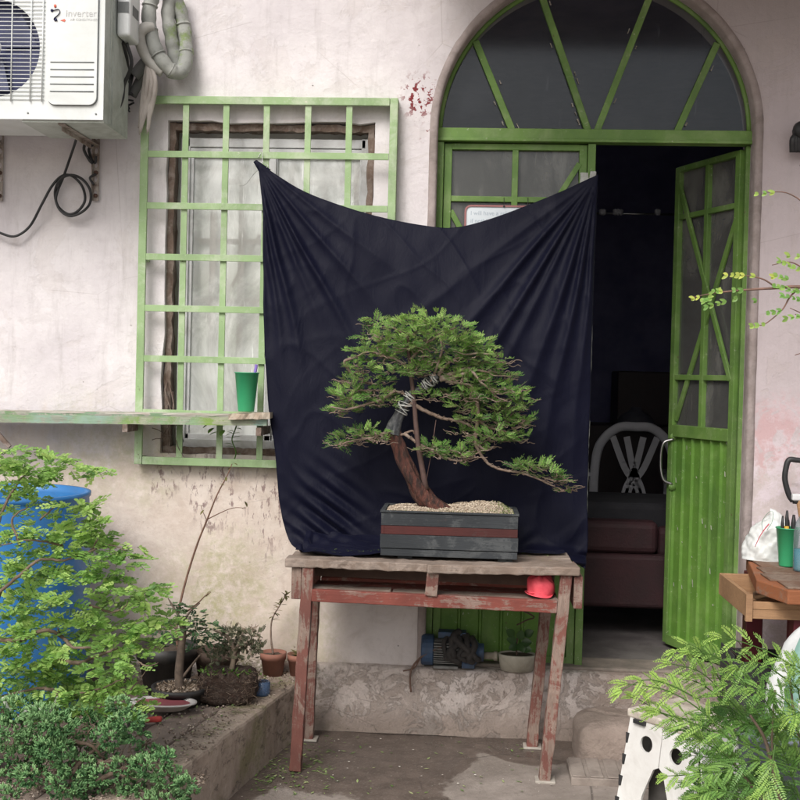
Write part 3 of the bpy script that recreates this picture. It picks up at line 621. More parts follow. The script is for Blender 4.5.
def cup(name,base,r0_,r1_,h,mat,label,extra=None):
    t=thing(name,label,'cup',base,'green plastic tumblers')
    q=MB(); q.lathe([(0,0),(r0_,0),(r0_*1.02,.004),(r1_,h-.004),(r1_+.003,h-.003),(r1_+.003,h),(r1_-.001,h),(r0_-.003,.006),(0,.006)],base,32); obj('cup_body',q,mat,t)
    return t
M_cup=simple('mint_green_plastic',(.045,.36,.16),(.04,.31,.135),6,.4,.05)
cb=P(246,415,-.17); cb.z=zsh+.024
CU=cup('plastic_cup',cb,.030,.0445,.148,M_cup,'green plastic tumbler standing on the end of the shelf')
q=MB(); q.tube([cb+V((.01,0,.02)),cb+V((.036,0,.178))],.0055,8); tag(obj('purple_pen',q,simple('violet_plastic',(.20,.13,.45)),loc=cb+V((.01,0,.02))),'violet pen sticking out of the tumbler on the shelf','pen')
# ================================================================== notice board
nb0=P(466,206,.02); nb1=P(548,240,.02)
NB=thing('notice_board','white handwritten notice board with red rim hung on the door','notice board',(nb0.x+.16,.02,nb0.z-.11))
x0,x1,z1,z0=nb0.x,nb0.x+.34,nb0.z,nb0.z-.22; r=.02
def rr_(x0,x1,z0,z1,r,n=5):
    o=[]
    for cx,cz,a in((x1-r,z1-r,0),(x0+r,z1-r,PI/2),(x0+r,z0+r,PI),(x1-r,z0+r,1.5*PI)): o+=[(cx+r*math.cos(a+PI/2*i/n),cz+r*math.sin(a+PI/2*i/n)) for i in range(n+1)]
    return o
curve_mesh('board',rr_(x0,x1,z0,z1,r),[],.022,.028,simple('whiteboard_face',(.70,.76,.80),(.64,.70,.75),6,.35,.05),NB)
curve_mesh('rim',rr_(x0-.005,x1+.005,z0-.005,z1+.005,r+.005),[rr_(x0+.002,x1-.002,z0+.002,z1-.002,r-.002)],.018,.030,simple('dusky_red_rim',(.38,.16,.16)),NB)
M_hand=simple('faded_marker',(.36,.43,.50),(.45,.52,.58),60,.8)
for k,tx in enumerate(('I will have a relationship','if nothing to','share this with me')): text('handwriting',tx,(x0+.018,.0185+.003,z1-.034-k*.030),.023,M_hand,NB)
q=MB(); 
for px in(504,528): q.lathe([(0,-.004),(.004,-.004),(.004,0)],P(px,206.5,.02),10,ax='y'); q.tube([P(px,206,.018),P(px,198,.05)],.0015,5)
obj('hanger',q,M_black,NB)
# black bundle on the right wall
q=MB(); c=P(797,140,-.03)
for k in range(6):
    q.tube(cr([c+V((random.uniform(-.02,.03),random.uniform(-.03,0),random.uniform(.0,.04))),c+V((-.022+.01*k,-.03,-.0)),c+V((-.02+.012*k,-.02,-.05))],5),.012,8)
q.lathe([(0,-.03),(.03,-.025),(.036,0),(.03,.02),(0,.025)],c+V((.01,-.03,.03)),16,ax='y')
tag(obj('wall_hook_bundle',q,M_black,loc=c),'small black bundle hanging on the wall right of the arch','bundle')
# ================================================================== table
M_tred=woodpaint('worn_red_brown_paint',(.20,.082,.066),(.135,.058,.048),(.34,.265,.22),.85,(5,5,.5),.475)
M_tredx=woodpaint('worn_red_rail_paint',(.22,.065,.05),(.15,.047,.038),(.34,.26,.22),.8,(.5,5,5),.50)
M_top=woodpaint('weathered_grey_wood',(.28,.215,.175),(.17,.13,.105),(.38,.31,.265),.8,(.4,5,5),.47)
TB=thing('work_table','weathered red brown wooden table with a low open shelf under its top','table',(-.14,-.34,0))
ZT=.735
def part(name,mat,parent,beams,bev=.003):
    q=MB()
    for b in beams: q.beam(*b[:4],**(b[4] if len(b)>4 else {}))
    return obj(name,q,mat,parent,bev)
UY=dict(up=(0,1,0))
fl,frt,rl,rrr=V((-.572,-.54,0)),V((.287,-.525,0)),V((-.577,-.19,0)),V((.262,-.165,0))
for a,tx in((fl,(-.545,-.515)),(frt,(.345,-.50)),(rl,(-.565,-.18)),(rrr,(.315,-.165))):
    q=MB(); q.beam((a.x,a.y,0.004),(tx[0],tx[1],ZT-.02),.040,.042,up=(0,1,0),n=18,jit=.002); obj('leg',q,M_tred,TB,.003)
M_pad=simple('pale_tile_pad',(.45,.42,.37),(.33,.30,.26),20,.6)
for a in(frt,rl,rrr): q=MB(); q.box(a.x-.032,a.x+.036,a.y-.03,a.y+.03,.0,.008); obj('foot_pad',q,M_pad,TB,.002)
# top boards, split front board
part('top_board',M_top,TB,[((-.625,-.50,ZT-.012),(-.13,-.505,ZT-.014),.085,.030,dict(n=22,jit=.0035))],.004)
part('top_board',M_top,TB,[((-.135,-.515,ZT-.014),(.385,-.485,ZT-.010),.10,.030,dict(n=22,jit=.003))],.004)
for y,w in((-.39,.10),(-.28,.105),(-.175,.09)): part('top_board',M_top,TB,[((-.62,y,ZT-.016),(.375,y+.02,ZT-.014),w,.026,dict(n=26,jit=.003))],.004)
# end cleats, apron, shelf
part('cleat',M_tred,TB,[((-.585,-.53,ZT-.085),(-.585,-.20,ZT-.085),.035,.11)]); part('cleat',M_tred,TB,[((.385,-.52,ZT-.085),(.385,-.18,ZT-.085),.03,.11)])
part('shelf_rail',M_tredx,TB,[((-.53,-.527,.612),(.315,-.515,.600),.028,.042,dict(n=24,jit=.002))])
part('shelf_board',M_top,TB,[((-.545,-.47,.622),(-.26,-.47,.618),.09,.02,dict(n=12,jit=.003))])
part('shelf_board',M_top,TB,[((-.255,-.47,.616),(.32,-.46,.612),.10,.016,dict(n=20,jit=.002))])
part('shelf_board',M_tredx,TB,[((-.54,-.36,.616),(.32,-.35,.612),.11,.016,dict(n=20,jit=.002))])
part('divider',M_tred,TB,[((-.118,-.520,.625),(-.112,-.520,ZT-.03),.042,.05,UY)])
part('shelf_rail',M_tredx,TB,[((-.54,-.20,.60),(.315,-.19,.60),.03,.04,dict(n=8,jit=.002))])
# broken back panel
bp=[(-.56,.625),(.31,.615),(.31,.705)]
jag=[(.20,.70),(.13,.705),(.10,.672),(.06,.668),(.02,.664),(-.02,.650),(-.05,.664),(-.12,.668),(-.20,.672),(-.30,.674),(-.39,.673),(-.40,.666),(-.43,.664),(-.435,.655),(-.52,.655),(-.53,.70),(-.56,.71)]
curve_mesh('back_panel',bp+jag,[],-.222,-.216,simple('dark_brown_board',(.13,.075,.055),(.08,.045,.035),9,.7,.3),TB)
# leaf litter on the table
M_litter=leafmat('fallen_leaflet',(.06,.10,.03),(.14,.22,.06),(.30,.36,.12))
q=MB()
for k in range(70):
    if k<45: c=V((random.gauss(-.37,.08),random.uniform(-.46,-.36),ZT+.016))
    else: c=V((random.uniform(.17,.36),random.uniform(-.45,-.25),ZT+.012))
    a=random.uniform(0,6.3); l=random.uniform(.003,.008); d=V((math.cos(a),math.sin(a),random.uniform(-.2,.4)))*l; e=V((-math.sin(a),math.cos(a),0))*l*.35
    q.add([c-d,c+e,c+d,c-e],[(0,1,2,3)],random.random())
lit=tag(obj('leaf_litter',q,M_litter,loc=(-.3,-.42,ZT)),'green leaflets scattered on the cloth at the left end of the table','leaf litter',kind='stuff')

# ================================================================== black backdrop cloth
top=cr([P(x,y,-.075) for x,y in((259,164),(300,190),(340,206),(380,218),(420,226),(450,229),(480,223),(520,209),(560,193),(597,176))],10)
lef=cr([P(x,y,Y) for x,y,Y in((259,164,-.075),(264,205,-.085),(264,250,-.09),(266,330,-.10),(270,400,-.11),(276,450,-.12),(283,510,-.13),(291,540,-.15),(306,551,-.19))],8)
rig=cr([P(x,y,Y) for x,y,Y in((597,176,-.03),(595,230,-.04),(592,300,-.05),(589,400,-.06),(587,480,-.07),(587,540,-.085),(584,567,-.10))],8)
bot=cr([P(x,y,Y) for x,y,Y in((306,551,-.19),(340,553,-.19),(380,553,-.18),(430,553,-.17),(480,552,-.16),(530,549,-.14),(560,553,-.12),(584,567,-.10))],8)
def samp(c,t):
    k=t*(len(c)-1); i=min(int(k),len(c)-2); return c[i].lerp(c[i+1],k-i)
TL,TR=top[0],top[-1]
fL=[(2,1.4,.8),(7.5,1.5,.7),(13,1.9,1.),(22,2.,.45),(29,1.7,1.0),(41,2.4,.55),(53,2.6,.35)]
fR=[(2,1.3,.6),(8,1.7,.9),(15,2.6,1.0),(24,2.0,.55),(30,2.2,1.1),(40,2.2,.8),(52,3,.3)]
def folds(C,p,fl,sg,L):
    dx=(p.x-C.x)*sg; dz=C.z-p.z; r=math.hypot(dx,dz)+1e-6; th=math.degrees(math.atan2(dx,dz)); h=0
    th+=noise.noise(V((p.x*1.6,p.z*1.6,sg*5)))*3.2*min(1,r*2)
    A=.036*min(1,r/.35)*math.exp(-(r/L)**2.2)
    for (a,w,s_) in fl:
        t=(th-a)/w; h+=s_*math.exp(-abs(t)**1.5)
    return A*(h-.55)
def clothf(u,v):
    vv=min(v,1.)
    p=samp(top,u)*(1-vv)+samp(bot,u)*vv+samp(lef,vv)*(1-u)+samp(rig,vv)*u-(top[0]*(1-u)*(1-vv)+top[-1]*u*(1-vv)+bot[0]*(1-u)*vv+bot[-1]*u*vv)
    h=folds(TL,p,fL,1,.62)+folds(TR,p,fR,-1,.90)+.006*(1-abs(2*noise.noise(V((p.x*5+p.z*2,p.z*3.5,8)))))**6*.6+.002*(1-abs(2*noise.noise(V((p.x*4-p.z*5,p.z*4,18)))))**8
    # broad billow, small creases, bunching near the table
    h+=.028*noise.noise(V((p.x*2.3,p.z*1.6,2)))*math.sin(PI*vv)+.0035*noise.noise(V((p.x*14,p.z*9,4)))
    q_=max(0,min(1,(v-.74)/.26)); q_=q_*q_
    ph=noise.noise(V((p.x*3,p.z*6,9)))*7
    h+=q_*.016*(math.sin(p.x*31+ph)+.6*math.sin(p.x*57+1.3*ph+p.z*9)+.6*math.sin(p.z*70+ph*1.6))
    lowL=math.exp(-((p.x+.52)/.10)**2)*math.exp(-((p.z-.82)/.16)**2); h+=lowL*.014*math.sin((p.x*.7+p.z)*95)
    # horizontal sag wrinkles under the top hem
    p=p+V((0,-h-.035-.03*math.sin(PI*min(1,vv*1.3+.05))*math.sin(PI*min(1,max(0,u*1.0)))**.5,0)); p.x+=.006*noise.noise(V((p.z*5,u*2,3)))*(1 if u<.03 or u>.97 else .4)
    return p
q=MB(); q.grid(clothf,230,200)
CL=tag(obj('backdrop_cloth',q,M_cloth,loc=TL),'black cloth backdrop hung from grille to door post behind the bonsai','cloth')
so=CL.modifiers.new('thick','SOLIDIFY'); so.thickness=.0015
# the lower hem spread on the table, a child of the same cloth
def hem(u,v):
    x=-.60+u*.96; b=samp(bot,min(1,max(0,(x+.585)/.93)))
    y=b.y+.005-v*(.28 if x<-.28 else .28-.12*min(1,(x+.28)/.2)) 
    z=ZT+.006+.013*abs(noise.noise(V((x*9,y*13,1))))*(1.2-v*.3)+.011*(.5+.5*math.sin((y+.35*x)*85+3*noise.noise(V((x*6,y*6,5)))))*math.exp(-((x+.5)/.25)**2)+.03*max(0,1-v*4)
    y+=.014*noise.noise(V((x*8,v*2,6)))*v
    if x<-.575: z+=.02*math.sin(v*9)
    return V((x,y,z))
q=MB(); q.grid(hem,150,50); obj('hem',q,M_cloth,CL)
q=MB()
def kn(u,v):
    a=P(255,161,-.085);b=TL+V((.03,-.012,-.035)); c=a.lerp(b,v); w=.006+.012*v; th=2*PI*u
    return c+V((math.cos(th)*w,math.sin(th)*w*.6,math.cos(th)*w*.7))
q.grid(kn,16,8); obj('tied_corner',q,M_cloth,CL)
q=MB(); q.tube(cr([P(258,158,-.07),P(262,152,-.065),P(263,162,-.08),P(268,166,-.09),P(261,172,-.09)]),.0011,5); q.tube(cr([P(262,166,-.09),P(254,174,-.085),P(246,184,-.07),P(240,186,-.065)]),.0009,4); obj('tie_wire',q,M_steel,CL)

# ================================================================== foliage generators
def rnd(a=1.): return V((random.uniform(-a,a),random.uniform(-a,a),random.uniform(-a,a)))
def pinnate(mb,base,d,L,n,ll,lw,ang=50,droop=.0,t=.5,up=None,shape='r',fold=.25,term=True,taper=.35,curl=0.,stem=None,stemr=.0008):
    d=V(d).normalized(); up=V(up) if up is not None else V((0,0,1)); s_=d.cross(up)
    if s_.length<.1: s_=d.cross(V((1,.2,0)))
    s_.normalize(); nn=s_.cross(d).normalized(); ca,sa=math.cos(math.radians(ang)),math.sin(math.radians(ang)); pts=[]
    for i in range(n+1):
        k=(i+.6)/(n+.6); p=base+d*(L*k)-V((0,0,1))*(droop*k*k)+s_*(curl*k*k); pts.append(p)
        sc=1-taper*abs(k-.45)*1.7
        tt=min(1,max(0,t+random.uniform(-.13,.13)))
        dirs=[(d*ca+s_*sa),(d*ca-s_*sa)] if i<n else ([d] if term else [])
        for q_,dd in enumerate(dirs):
            dd=(dd+nn*random.uniform(-.1,.3)*fold*2+rnd(.12)).normalized(); w=dd.cross(nn).normalized()*lw*sc*.5; l=dd*ll*sc*random.uniform(.85,1.1)
            if shape=='r': mb.add([p,p+l*.45+w,p+l,p+l*.45-w],[(0,1,2,3)],tt)
            else:
                h=nn*lw*.18
                mb.add([p,p+l*.35+w*.7+h,p+l*.75+w+h*1.3,p+l*.97+w*.45+h*.5,p+l*.92,p+l*.97-w*.45+h*.5,p+l*.75-w+h*1.3,p+l*.35-w*.7+h],[(0,1,2,3,4),(0,4,5,6,7)],tt)
    if stem is not None: stem.tube([base]+pts[::2]+[pts[-1]],stemr,4,cap=False)
def padpts(pads,Y,ppm):
    "pads (px,py,rx,ry[,dy]) -> centre, radii in metres"
    o=[]
    for p in pads:
        dy=p[4] if len(p)>4 else random.uniform(-.06,.06)
        o.append((P(p[0],p[1],Y+dy),p[2]/ppm,p[3]/ppm))
    return o
def inball():
    while 1:
        v=rnd(1)
        if v.length<1:return v
def twig(mb,a,b,r0_,r1_,wob=.02,n=5,seg=5):
    pts=[V(a)]
    for i in range(1,n): pts.append(V(a).lerp(V(b),i/n)+rnd(wob))
    pts.append(V(b)); pts=cr(pts,3); mb.tube(pts,[r0_,r1_],seg,cap=False); return pts

# ================================================================== the bonsai
YB_=-.385; PPM=1150/(YB_-CY)
BO=thing('bonsai','spreading bonsai conifer with red brown trunk in a long black box pot','bonsai',(-.065,-.38,ZT))
M_pot=woodpaint('black_painted_box',(.030,.034,.038),(.045,.050,.055),(.12,.128,.132),.75,(.3,4,6),.5)
M_stripe=woodpaint('dull_red_stripe',(.085,.026,.024),(.06,.022,.021),(.10,.085,.08),.9,(.3,4,6),.56)
px0,px1,py0,py1,pz0,pz1=-.300,.176,-.475,-.235,ZT+.014,ZT+.172
def tz(k): return pz0+(pz1-pz0)*k
q=MB()
for (z0,z1,of) in((0,.16,.0),(.17,.48,.002),(.67,.955,.0)):
    for (xa,xb,ya,yb) in((px0-of,px1+of,py0-of,py0+.014),(px0,px1,py1-.014,py1),(px0-of,px0+.014,py0+.0145,py1-.0145),(px1-.014,px1+of,py0+.0145,py1-.0145)): q.box(xa,xb,ya,yb,tz(z0),tz(z1)-.0015)
for (xa,xb,ya,yb) in((px0-.004,px1+.004,py0-.004,py0+.012),(px0,px1,py1-.014,py1),(px0-.004,px0+.012,py0+.0125,py1-.0145),(px1-.012,px1+.004,py0+.0125,py1-.0145)): q.box(xa,xb,ya,yb,tz(.955)+.0005,tz(1.0))
q.box(px0+.002,px1-.002,py0+.003,py1-.003,tz(0),tz(.03)); POT=obj('box_pot',q,M_pot,BO,.0015)
q=MB(); q.box(px0+.012,px1-.0005,py0-.0008,py0+.013,tz(.48),tz(.67)-.001); q.box(px0+.0005,px0+.0118,py0-.0005,py1-.0145,tz(.48),tz(.67)-.001); q.box(px1-.014,px1-.001,py0+.0145,py1-.0145,tz(.48),tz(.67)-.001); q.box(px0+.002,px1-.002,py1-.014,py1-.001,tz(.48),tz(.67)-.001)
obj('painted_band',q,M_stripe,POT,.001)
q=MB(); 
for x in(-.24,.11): q.box(x,x+.05,py0+.02,py1-.02,ZT+.003,pz0)
obj('pot_foot',q,M_pot,POT)
def soilz(x,y):
    k=min(1,min(x-px0,px1-x)/.06)*min(1,(min(y-py0,py1-y))/.05); k=max(0,k)
    return pz1-.012+k*(.016+.018*math.exp(-((x-.06)/.10)**2)+.006*noise.noise(V((x*20,y*20,0))))
q=MB(); q.grid(lambda u,v:(lambda x,y:V((x,y,soilz(x,y)+.002*noise.noise(V((x*90,y*90,1))))))(px0+.012+(px1-px0-.024)*u,py0+.012+(py1-py0-.024)*v),90,46)
M_grit=simple('pale_pumice_grit',(.50,.42,.33),(.30,.23,.17),170,.95,.9,170,bdist=.01)
obj('soil',q,M_grit,BO)
q=MB()
for k in range(2600):
    x,y=random.uniform(px0+.014,px1-.014),random.uniform(py0+.012,py1-.014); c=V((x,y,soilz(x,y)+.0015)); r=random.uniform(.0012,.0034)
    vs=[c+V(d)*r*random.uniform(.7,1.3) for d in((1,0,0),(-1,0,0),(0,1,0),(0,-1,0),(0,0,1),(0,0,-1))]
    q.add(vs,[(0,2,4),(2,1,4),(1,3,4),(3,0,4),(2,0,5),(1,2,5),(3,1,5),(0,3,5)],random.random())
g_=obj('grit',q,leafmat('grit_grain',(.22,.16,.11),(.48,.39,.30),(.66,.58,.47),0,.95),BO); g_['kind']='stuff'
q=MB()
for k in range(900):
    if random.random()<.75: x,y=random.gauss(.135,.02),random.uniform(py0+.015,py1-.05)
    else: x,y=random.uniform(px0+.015,px1-.02),py0+.013+abs(random.gauss(0,.012))
    if not(px0+.01<x<px1-.01): continue
    c=V((x,y,soilz(x,y)+.001)); l=random.uniform(.003,.009); d=(V((0,0,1))+rnd(.9)).normalized()*l; w=rnd(.0012)
    q.add([c-w,c+w,c+d],[(0,1,2)],random.random())
mo=obj('moss',q,leafmat('moss_green',(.04,.07,.015),(.12,.19,.04),(.24,.32,.08),.2),BO); mo['kind']='stuff'
M_bark=NT('red_brown_bark'); s=M_bark; n=s.noise(40,8,.7,stretch=(2,2,.35)); c=s.mix(s.ramp(n,.38,.6),(.115,.036,.024),(.028,.013,.010)); c=s.mix(s.math('MULTIPLY',s.ramp(s.noise(60,6,.7,stretch=(2,2,.4)),.56,.66),.6),c,(.24,.12,.08)); M_bark=s.done(s.pbsdf(c,.7,bump=n,bstr=1.,bdist=.014))
M_tape=simple('charcoal_grafting_tape',(.018,.02,.024),(.035,.037,.042),20,.5,.4,90,dirt=(.25,.25,.24),dirtamt=.4,dscale=30)
M_twig=simple('grey_brown_twig',(.24,.17,.13),(.14,.095,.07),40,.85,.4,stretch=(1,1,1),dirt=(.42,.36,.31),dirtamt=.5,dscale=25)
M_stem2=simple('purple_brown_stem',(.11,.065,.055),(.07,.04,.035),40,.8,.4)
# trunk: gnarled surface
tp=cr([P(446,517,YB_),P(436,508,YB_),P(424,496,YB_),P(411,476,YB_),P(402,456,YB_),P(396,441,YB_),P(393,432,YB_)],8)
def trunkmesh(mb,pts,rads,amp,n=20):
    vs=[];N=len(pts)
    for i,p in enumerate(pts):
        d=(pts[min(i+1,N-1)]-pts[max(i-1,0)]).normalized(); a=d.cross(V((0,1,0))).normalized(); b=d.cross(a)
        r=rads[0]+(rads[1]-rads[0])*(i/(N-1))**.7
        for k in range(n):
            th=2*PI*k/n; w=1+amp*noise.noise(V((math.cos(th)*1.8+.1*i,math.sin(th)*1.8,i*.10)))*1.6+amp*.8*math.sin(th*5+i*.12)
            if i<6: w+=(6-i)*.06*max(0,math.sin(th*3+1))
            vs.append(p+(a*math.cos(th)+b*math.sin(th))*r*w)
    mb.add(vs,[(i*n+k,i*n+(k+1)%n,(i+1)*n+(k+1)%n,(i+1)*n+k) for i in range(N-1) for k in range(n)]+[tuple((N-1)*n+k for k in range(n))],.5,True)
q=MB(); trunkmesh(q,tp,(.036,.0225),.20); TRK=obj('trunk',q,M_bark,BO)
q=MB(); t2=cr([P(393,434,YB_),P(397,420,YB_),P(405,405,YB_),P(413,394,YB_),P(424,386,YB_),P(438,376,YB_-.01)],6); trunkmesh(q,t2,(.0235,.011),.16); obj('wrapped_trunk',q,M_tape,BO)
q=MB(); q.tube(cr([P(426,489,YB_-.01),P(419,450,YB_-.012),P(416,425,YB_-.012),P(414,400,YB_-.014),P(411,375,YB_-.01),P(408,345,YB_)],5),[.0105,.006],8); q.tube([P(425,488,YB_-.015),P(431,455,YB_-.02),P(436,420,YB_-.02)],.0014,5)
obj('second_stem',q,M_stem2,BO)
M_wire=simple('aluminium_wire',(.55,.55,.53),(.4,.4,.38),20,.4,.1)
for (i0,i1,rr2) in((9,17,.0215),(24,29,.016)):
    q=MB()
    for lay in range(3):
        pts=[]; nn_=46
        for j in range(nn_):
            k=i0+(i1-i0)*(.5-.5*math.cos(j/nn_*PI*(1+lay))); i=int(k); c=t2[i].lerp(t2[min(i+1,len(t2)-1)],k-i); i=min(i,len(t2)-2); dd=(t2[i+1]-t2[i]).normalized(); a_=dd.cross(V((0,1,0))).normalized(); b_2=dd.cross(a_); th=j*.62+lay*2
            pts.append(c+(a_*math.cos(th)+b_2*math.sin(th))*(rr2+.0012*lay+random.uniform(0,.003)))
        q.tube(cr(pts,2),.0015,5)
    obj('wire_coil',q,M_wire,BO)
for (cx,cy,r,k) in():
    for j in range(k):
        th0=random.uniform(0,6); tl=random.uniform(-.5,.5)
        q.tube(cr([P(cx+random.uniform(-1.5,1.5)+r*math.cos(th0+t*.9)*(1-.5*abs(tl)),cy+r*random.uniform(.5,1.)*math.sin(th0+t*.9+tl),YB_-.035+.008*math.sin(t*.7)) for t in range(random.randint(5,9))],4),.0016,5)
    obj('wire_coil',q,M_wire,BO)

br=MB(); YY=YB_
BR=[[(396,438),(385,434),(372,437),(355,440),(338,445)],
    [(396,436),(404,434),(412,430),(415,434)],
    [(404,407),(412,402),(408,395),(395,391),(375,391),(350,391),(340,393)],
    [(411,402),(420,408),(432,414),(444,418),(454,421),(466,424),(474,428)],
    [(440,378),(455,372),(468,368),(485,372),(512,378)],[(440,380),(455,378),(470,372),(480,380),(500,398)],[(446,381),(460,383),(472,386),(470,400)],
    [(468,385),(474,392),(477,405),(478,420),(476,434),(477,447),(482,457),(492,465),(505,470),(520,472),(535,477),(555,486)],
    [(478,420),(490,428),(508,432),(520,440)],[(476,445),(486,450),(495,446)],[(405,434),(418,443),(435,453),(455,460),(475,458)],
    [(412,375),(400,362),(385,355),(370,352),(352,358)],[(410,360),(425,345),(440,335),(455,328)],[(411,350),(405,335),(395,328),(385,325)],[(438,376),(450,362),(470,354),(495,355)],[(430,384),(440,360),(442,345),(435,330)],
    [(352,358),(345,362),(350,372),(358,380),(372,384)],[(395,391),(380,400),(362,405),(348,410),(330,407)]]
for k,b in enumerate(BR):
    dy=0 if k in(7,0,3) else random.uniform(-.05,.05)
    pts=[P(x,y,YY-.01+dy*i/len(b)) for i,(x,y) in enumerate(b)]
    pts=[pts[0]]+[p+rnd(.004) for p in pts[1:]]
    r0_=.0085 if k in(3,4,5,7) else .006
    q2=cr(pts,6); q2=[p+rnd(.0012) for p in q2]; br.tube(q2,[r0_,.0025],7)
    # wire wound round the bigger ones
    if k in(3,7,2,0):
        pass
obj('branch',br,M_twig,BO)
wr=MB()
for k in(3,7,2,10):
    pts=cr([P(x,y,YY-.01) for x,y in BR[k]],10); N=len(pts)
    wr.tube([p+V((0,math.sin(i*1.25),math.cos(i*1.25)))*.009*(1-.5*i/N) for i,p in enumerate(pts)],.0012,4,cap=False)
obj('training_wire',wr,M_twig,BO)
pads=[(427,322,34,11),(405,330,24,10),(447,330,26,11),(430,342,52,12),(392,345,26,11),(372,355,22,9),(360,365,16,7),(450,350,36,10),(476,345,22,7),(485,355,18,6),(500,360,10,4),(408,358,34,8),
 (352,390,20,5),(345,397,13,4),(375,394,20,5),(388,400,14,6),(362,402,20,6),(345,410,18,5),(400,372,26,5),(425,368,20,6),
 (372,380,16,4),(350,380,10,4),(352,437,19,6),(370,433,17,6),(340,443,11,4),(380,440,10,4),
 (462,362,22,7),(482,368,24,6),(498,376,20,5),(480,383,24,6),(505,388,20,5),(494,396,28,6),(515,396,12,4),(480,405,20,6),(505,410,20,6),(522,405,10,4),(492,420,24,6),(512,424,16,6),(524,420,8,4),(500,436,22,6),(518,438,12,5),(484,440,14,5),
 (440,450,14,6),(455,456,16,7),(470,452,12,5),(430,448,10,4),(470,395,14,6),(466,378,16,6),(452,393,14,5),(430,396,11,4),(418,372,14,5),(462,408,12,5),(455,372,14,5),(462,432,14,5),(470,418,12,5),(380,322,12,5),(370,335,14,5),
 (520,466,12,5),(534,467,18,6),(548,474,16,6),(558,480,9,5),(565,487,6,4)]
M_bl=leafmat('bonsai_foliage',(.03,.09,.024),(.14,.31,.065),(.40,.60,.16),.4,.5)
fo=MB(); st=MB()
def crown(fo,st,pads,Y,ppm,dens,fn,depthk=1.6):
    for c,rx,ry in padpts(pads,Y,ppm):
        N=int(dens*rx*(ry+.012)*1e4)
        for i in range(N):
            v=inball(); v=V((v.x*rx,v.y*rx*depthk*.6,v.z*ry)); fn(fo,st,c+v,v,rx,ry,c)
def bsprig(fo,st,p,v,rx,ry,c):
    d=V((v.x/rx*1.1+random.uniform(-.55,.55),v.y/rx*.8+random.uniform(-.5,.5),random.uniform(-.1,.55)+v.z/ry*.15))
    t=.45+.32*v.z/ry+random.uniform(-.3,.3)+(c.z-1.2)*.5-(.12 if v.y>0 else 0)  # light from above painted in: pad tops lighter, backs and lower pads darker
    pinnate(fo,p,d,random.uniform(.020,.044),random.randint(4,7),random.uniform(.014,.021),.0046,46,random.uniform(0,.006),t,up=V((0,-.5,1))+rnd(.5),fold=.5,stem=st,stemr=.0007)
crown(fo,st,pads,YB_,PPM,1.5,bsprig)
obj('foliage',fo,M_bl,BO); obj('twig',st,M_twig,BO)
tw=MB()
for c,rx,ry in padpts(pads,YB_,PPM):
    for k in range(9): 
        a=c+V((random.uniform(-rx,rx)*.9,random.uniform(-.03,.03),-ry*random.uniform(.2,1.2))); b=a+V((random.uniform(-.06,.06),random.uniform(-.02,.02),random.uniform(-.01,.02))); twig(tw,a,b,.002,.001,.006,4,4)
obj('bare_twig',tw,M_twig,BO)

# ================================================================== red cap on the shelf
M_cap=simple('coral_red_cloth',(.76,.10,.13),(.64,.06,.09),25,.75,.4)
rc=P(540,600,-.46); rc.z=.624
CP=thing('cap','coral red crumpled cap resting on the table shelf','cap',rc)
q=MB()
def capf(u,v):
    th=2*PI*u; r=.050*math.cos((v*1.25-.25)*PI/2*.98)**.6; z=.066*math.sin(v*PI/2)**1.05
    w=1+.16*noise.noise(V((math.cos(th)*1.8+3,math.sin(th)*1.8,v*2.5)))+.03*math.sin(th*9+v*6)
    return rc+V((r*w*math.cos(th),r*w*math.sin(th)*.9,.006+z*w))
q.grid(capf,36,14); obj('crown',q,M_cap,CP)
q=MB(); q.grid(lambda u,v:(lambda th:rc+V(((.042+.008*v)*math.cos(th)-.004,(.040+.016*v)*math.sin(th),.008+.003*math.sin(th*3)-.001*v+.008*math.sin(th*2+1)*v)))(2*PI*u),40,4); o=obj('brim',q,M_cap,CP); o.modifiers.new('t','SOLIDIFY').thickness=.003
q=MB(); q.tube([rc+V((.044*math.cos(t),.040*math.sin(t),.016+.002*math.sin(3*t))) for t in [2*PI*i/30 for i in range(30)]],.0035,6,closed=True); obj('seam_roll',q,M_cap,CP)

# ================================================================== ledge: pump, pot plant
pb=P(425,668,-.01); pb.z=.25
PU=thing('water_pump','old blue and black electric pump on the ledge under the table','pump',(-.01,.0,.25))
M_blue=simple('dull_blue_paint',(.04,.085,.17),(.03,.06,.12),16,.6,.3,dirt=(.03,.028,.026),dirtamt=.7,dscale=12)
def PX(x): return P(x,650,0).x
q=MB(); q.lathe([(0,-.045),(.055,-.045),(.060,-.04),(.060,.0),(.055,.004),(0,.004)],(PX(433),-.005,.315),20,ax='x',smooth=False); obj('blue_end_bell',q,M_blue,PU)
M_fins=simple('grey_motor_fins',(.22,.22,.215),(.12,.12,.12),18,.6,.4,dirt=(.04,.035,.03),dirtamt=.6,dscale=12)
q=MB(); q.lathe([(0,0),(.045,0),(.045,.115),(0,.115)],(PX(434),-.01,.315),24,ax='x')
for k in range(9):
    z=.275+.0095*k; r=.058; hw=math.sqrt(max(0,r*r-(z-.315)**2)); q.box(PX(434),PX(434)+.095,-.01-hw-.004,-.01+hw*.5,z-.0018,z+.0018)
q.box(PX(434),PX(434)+.095,-.05,.03,.252,.262); obj('motor_body',q,M_fins,PU,.001)
q=MB(); q.lathe([(0,0),(.040,0),(.056,.012),(.056,.05),(.035,.065),(.035,.085),(0,.085)],(PX(462),-.01,.312),20,ax='x'); q.box(PX(438),PX(466),-.04,.02,.368,.392); q.box(PX(462),PX(475),-.05,.02,.256,.30)
obj('pump_head',q,M_blue,PU,.003)
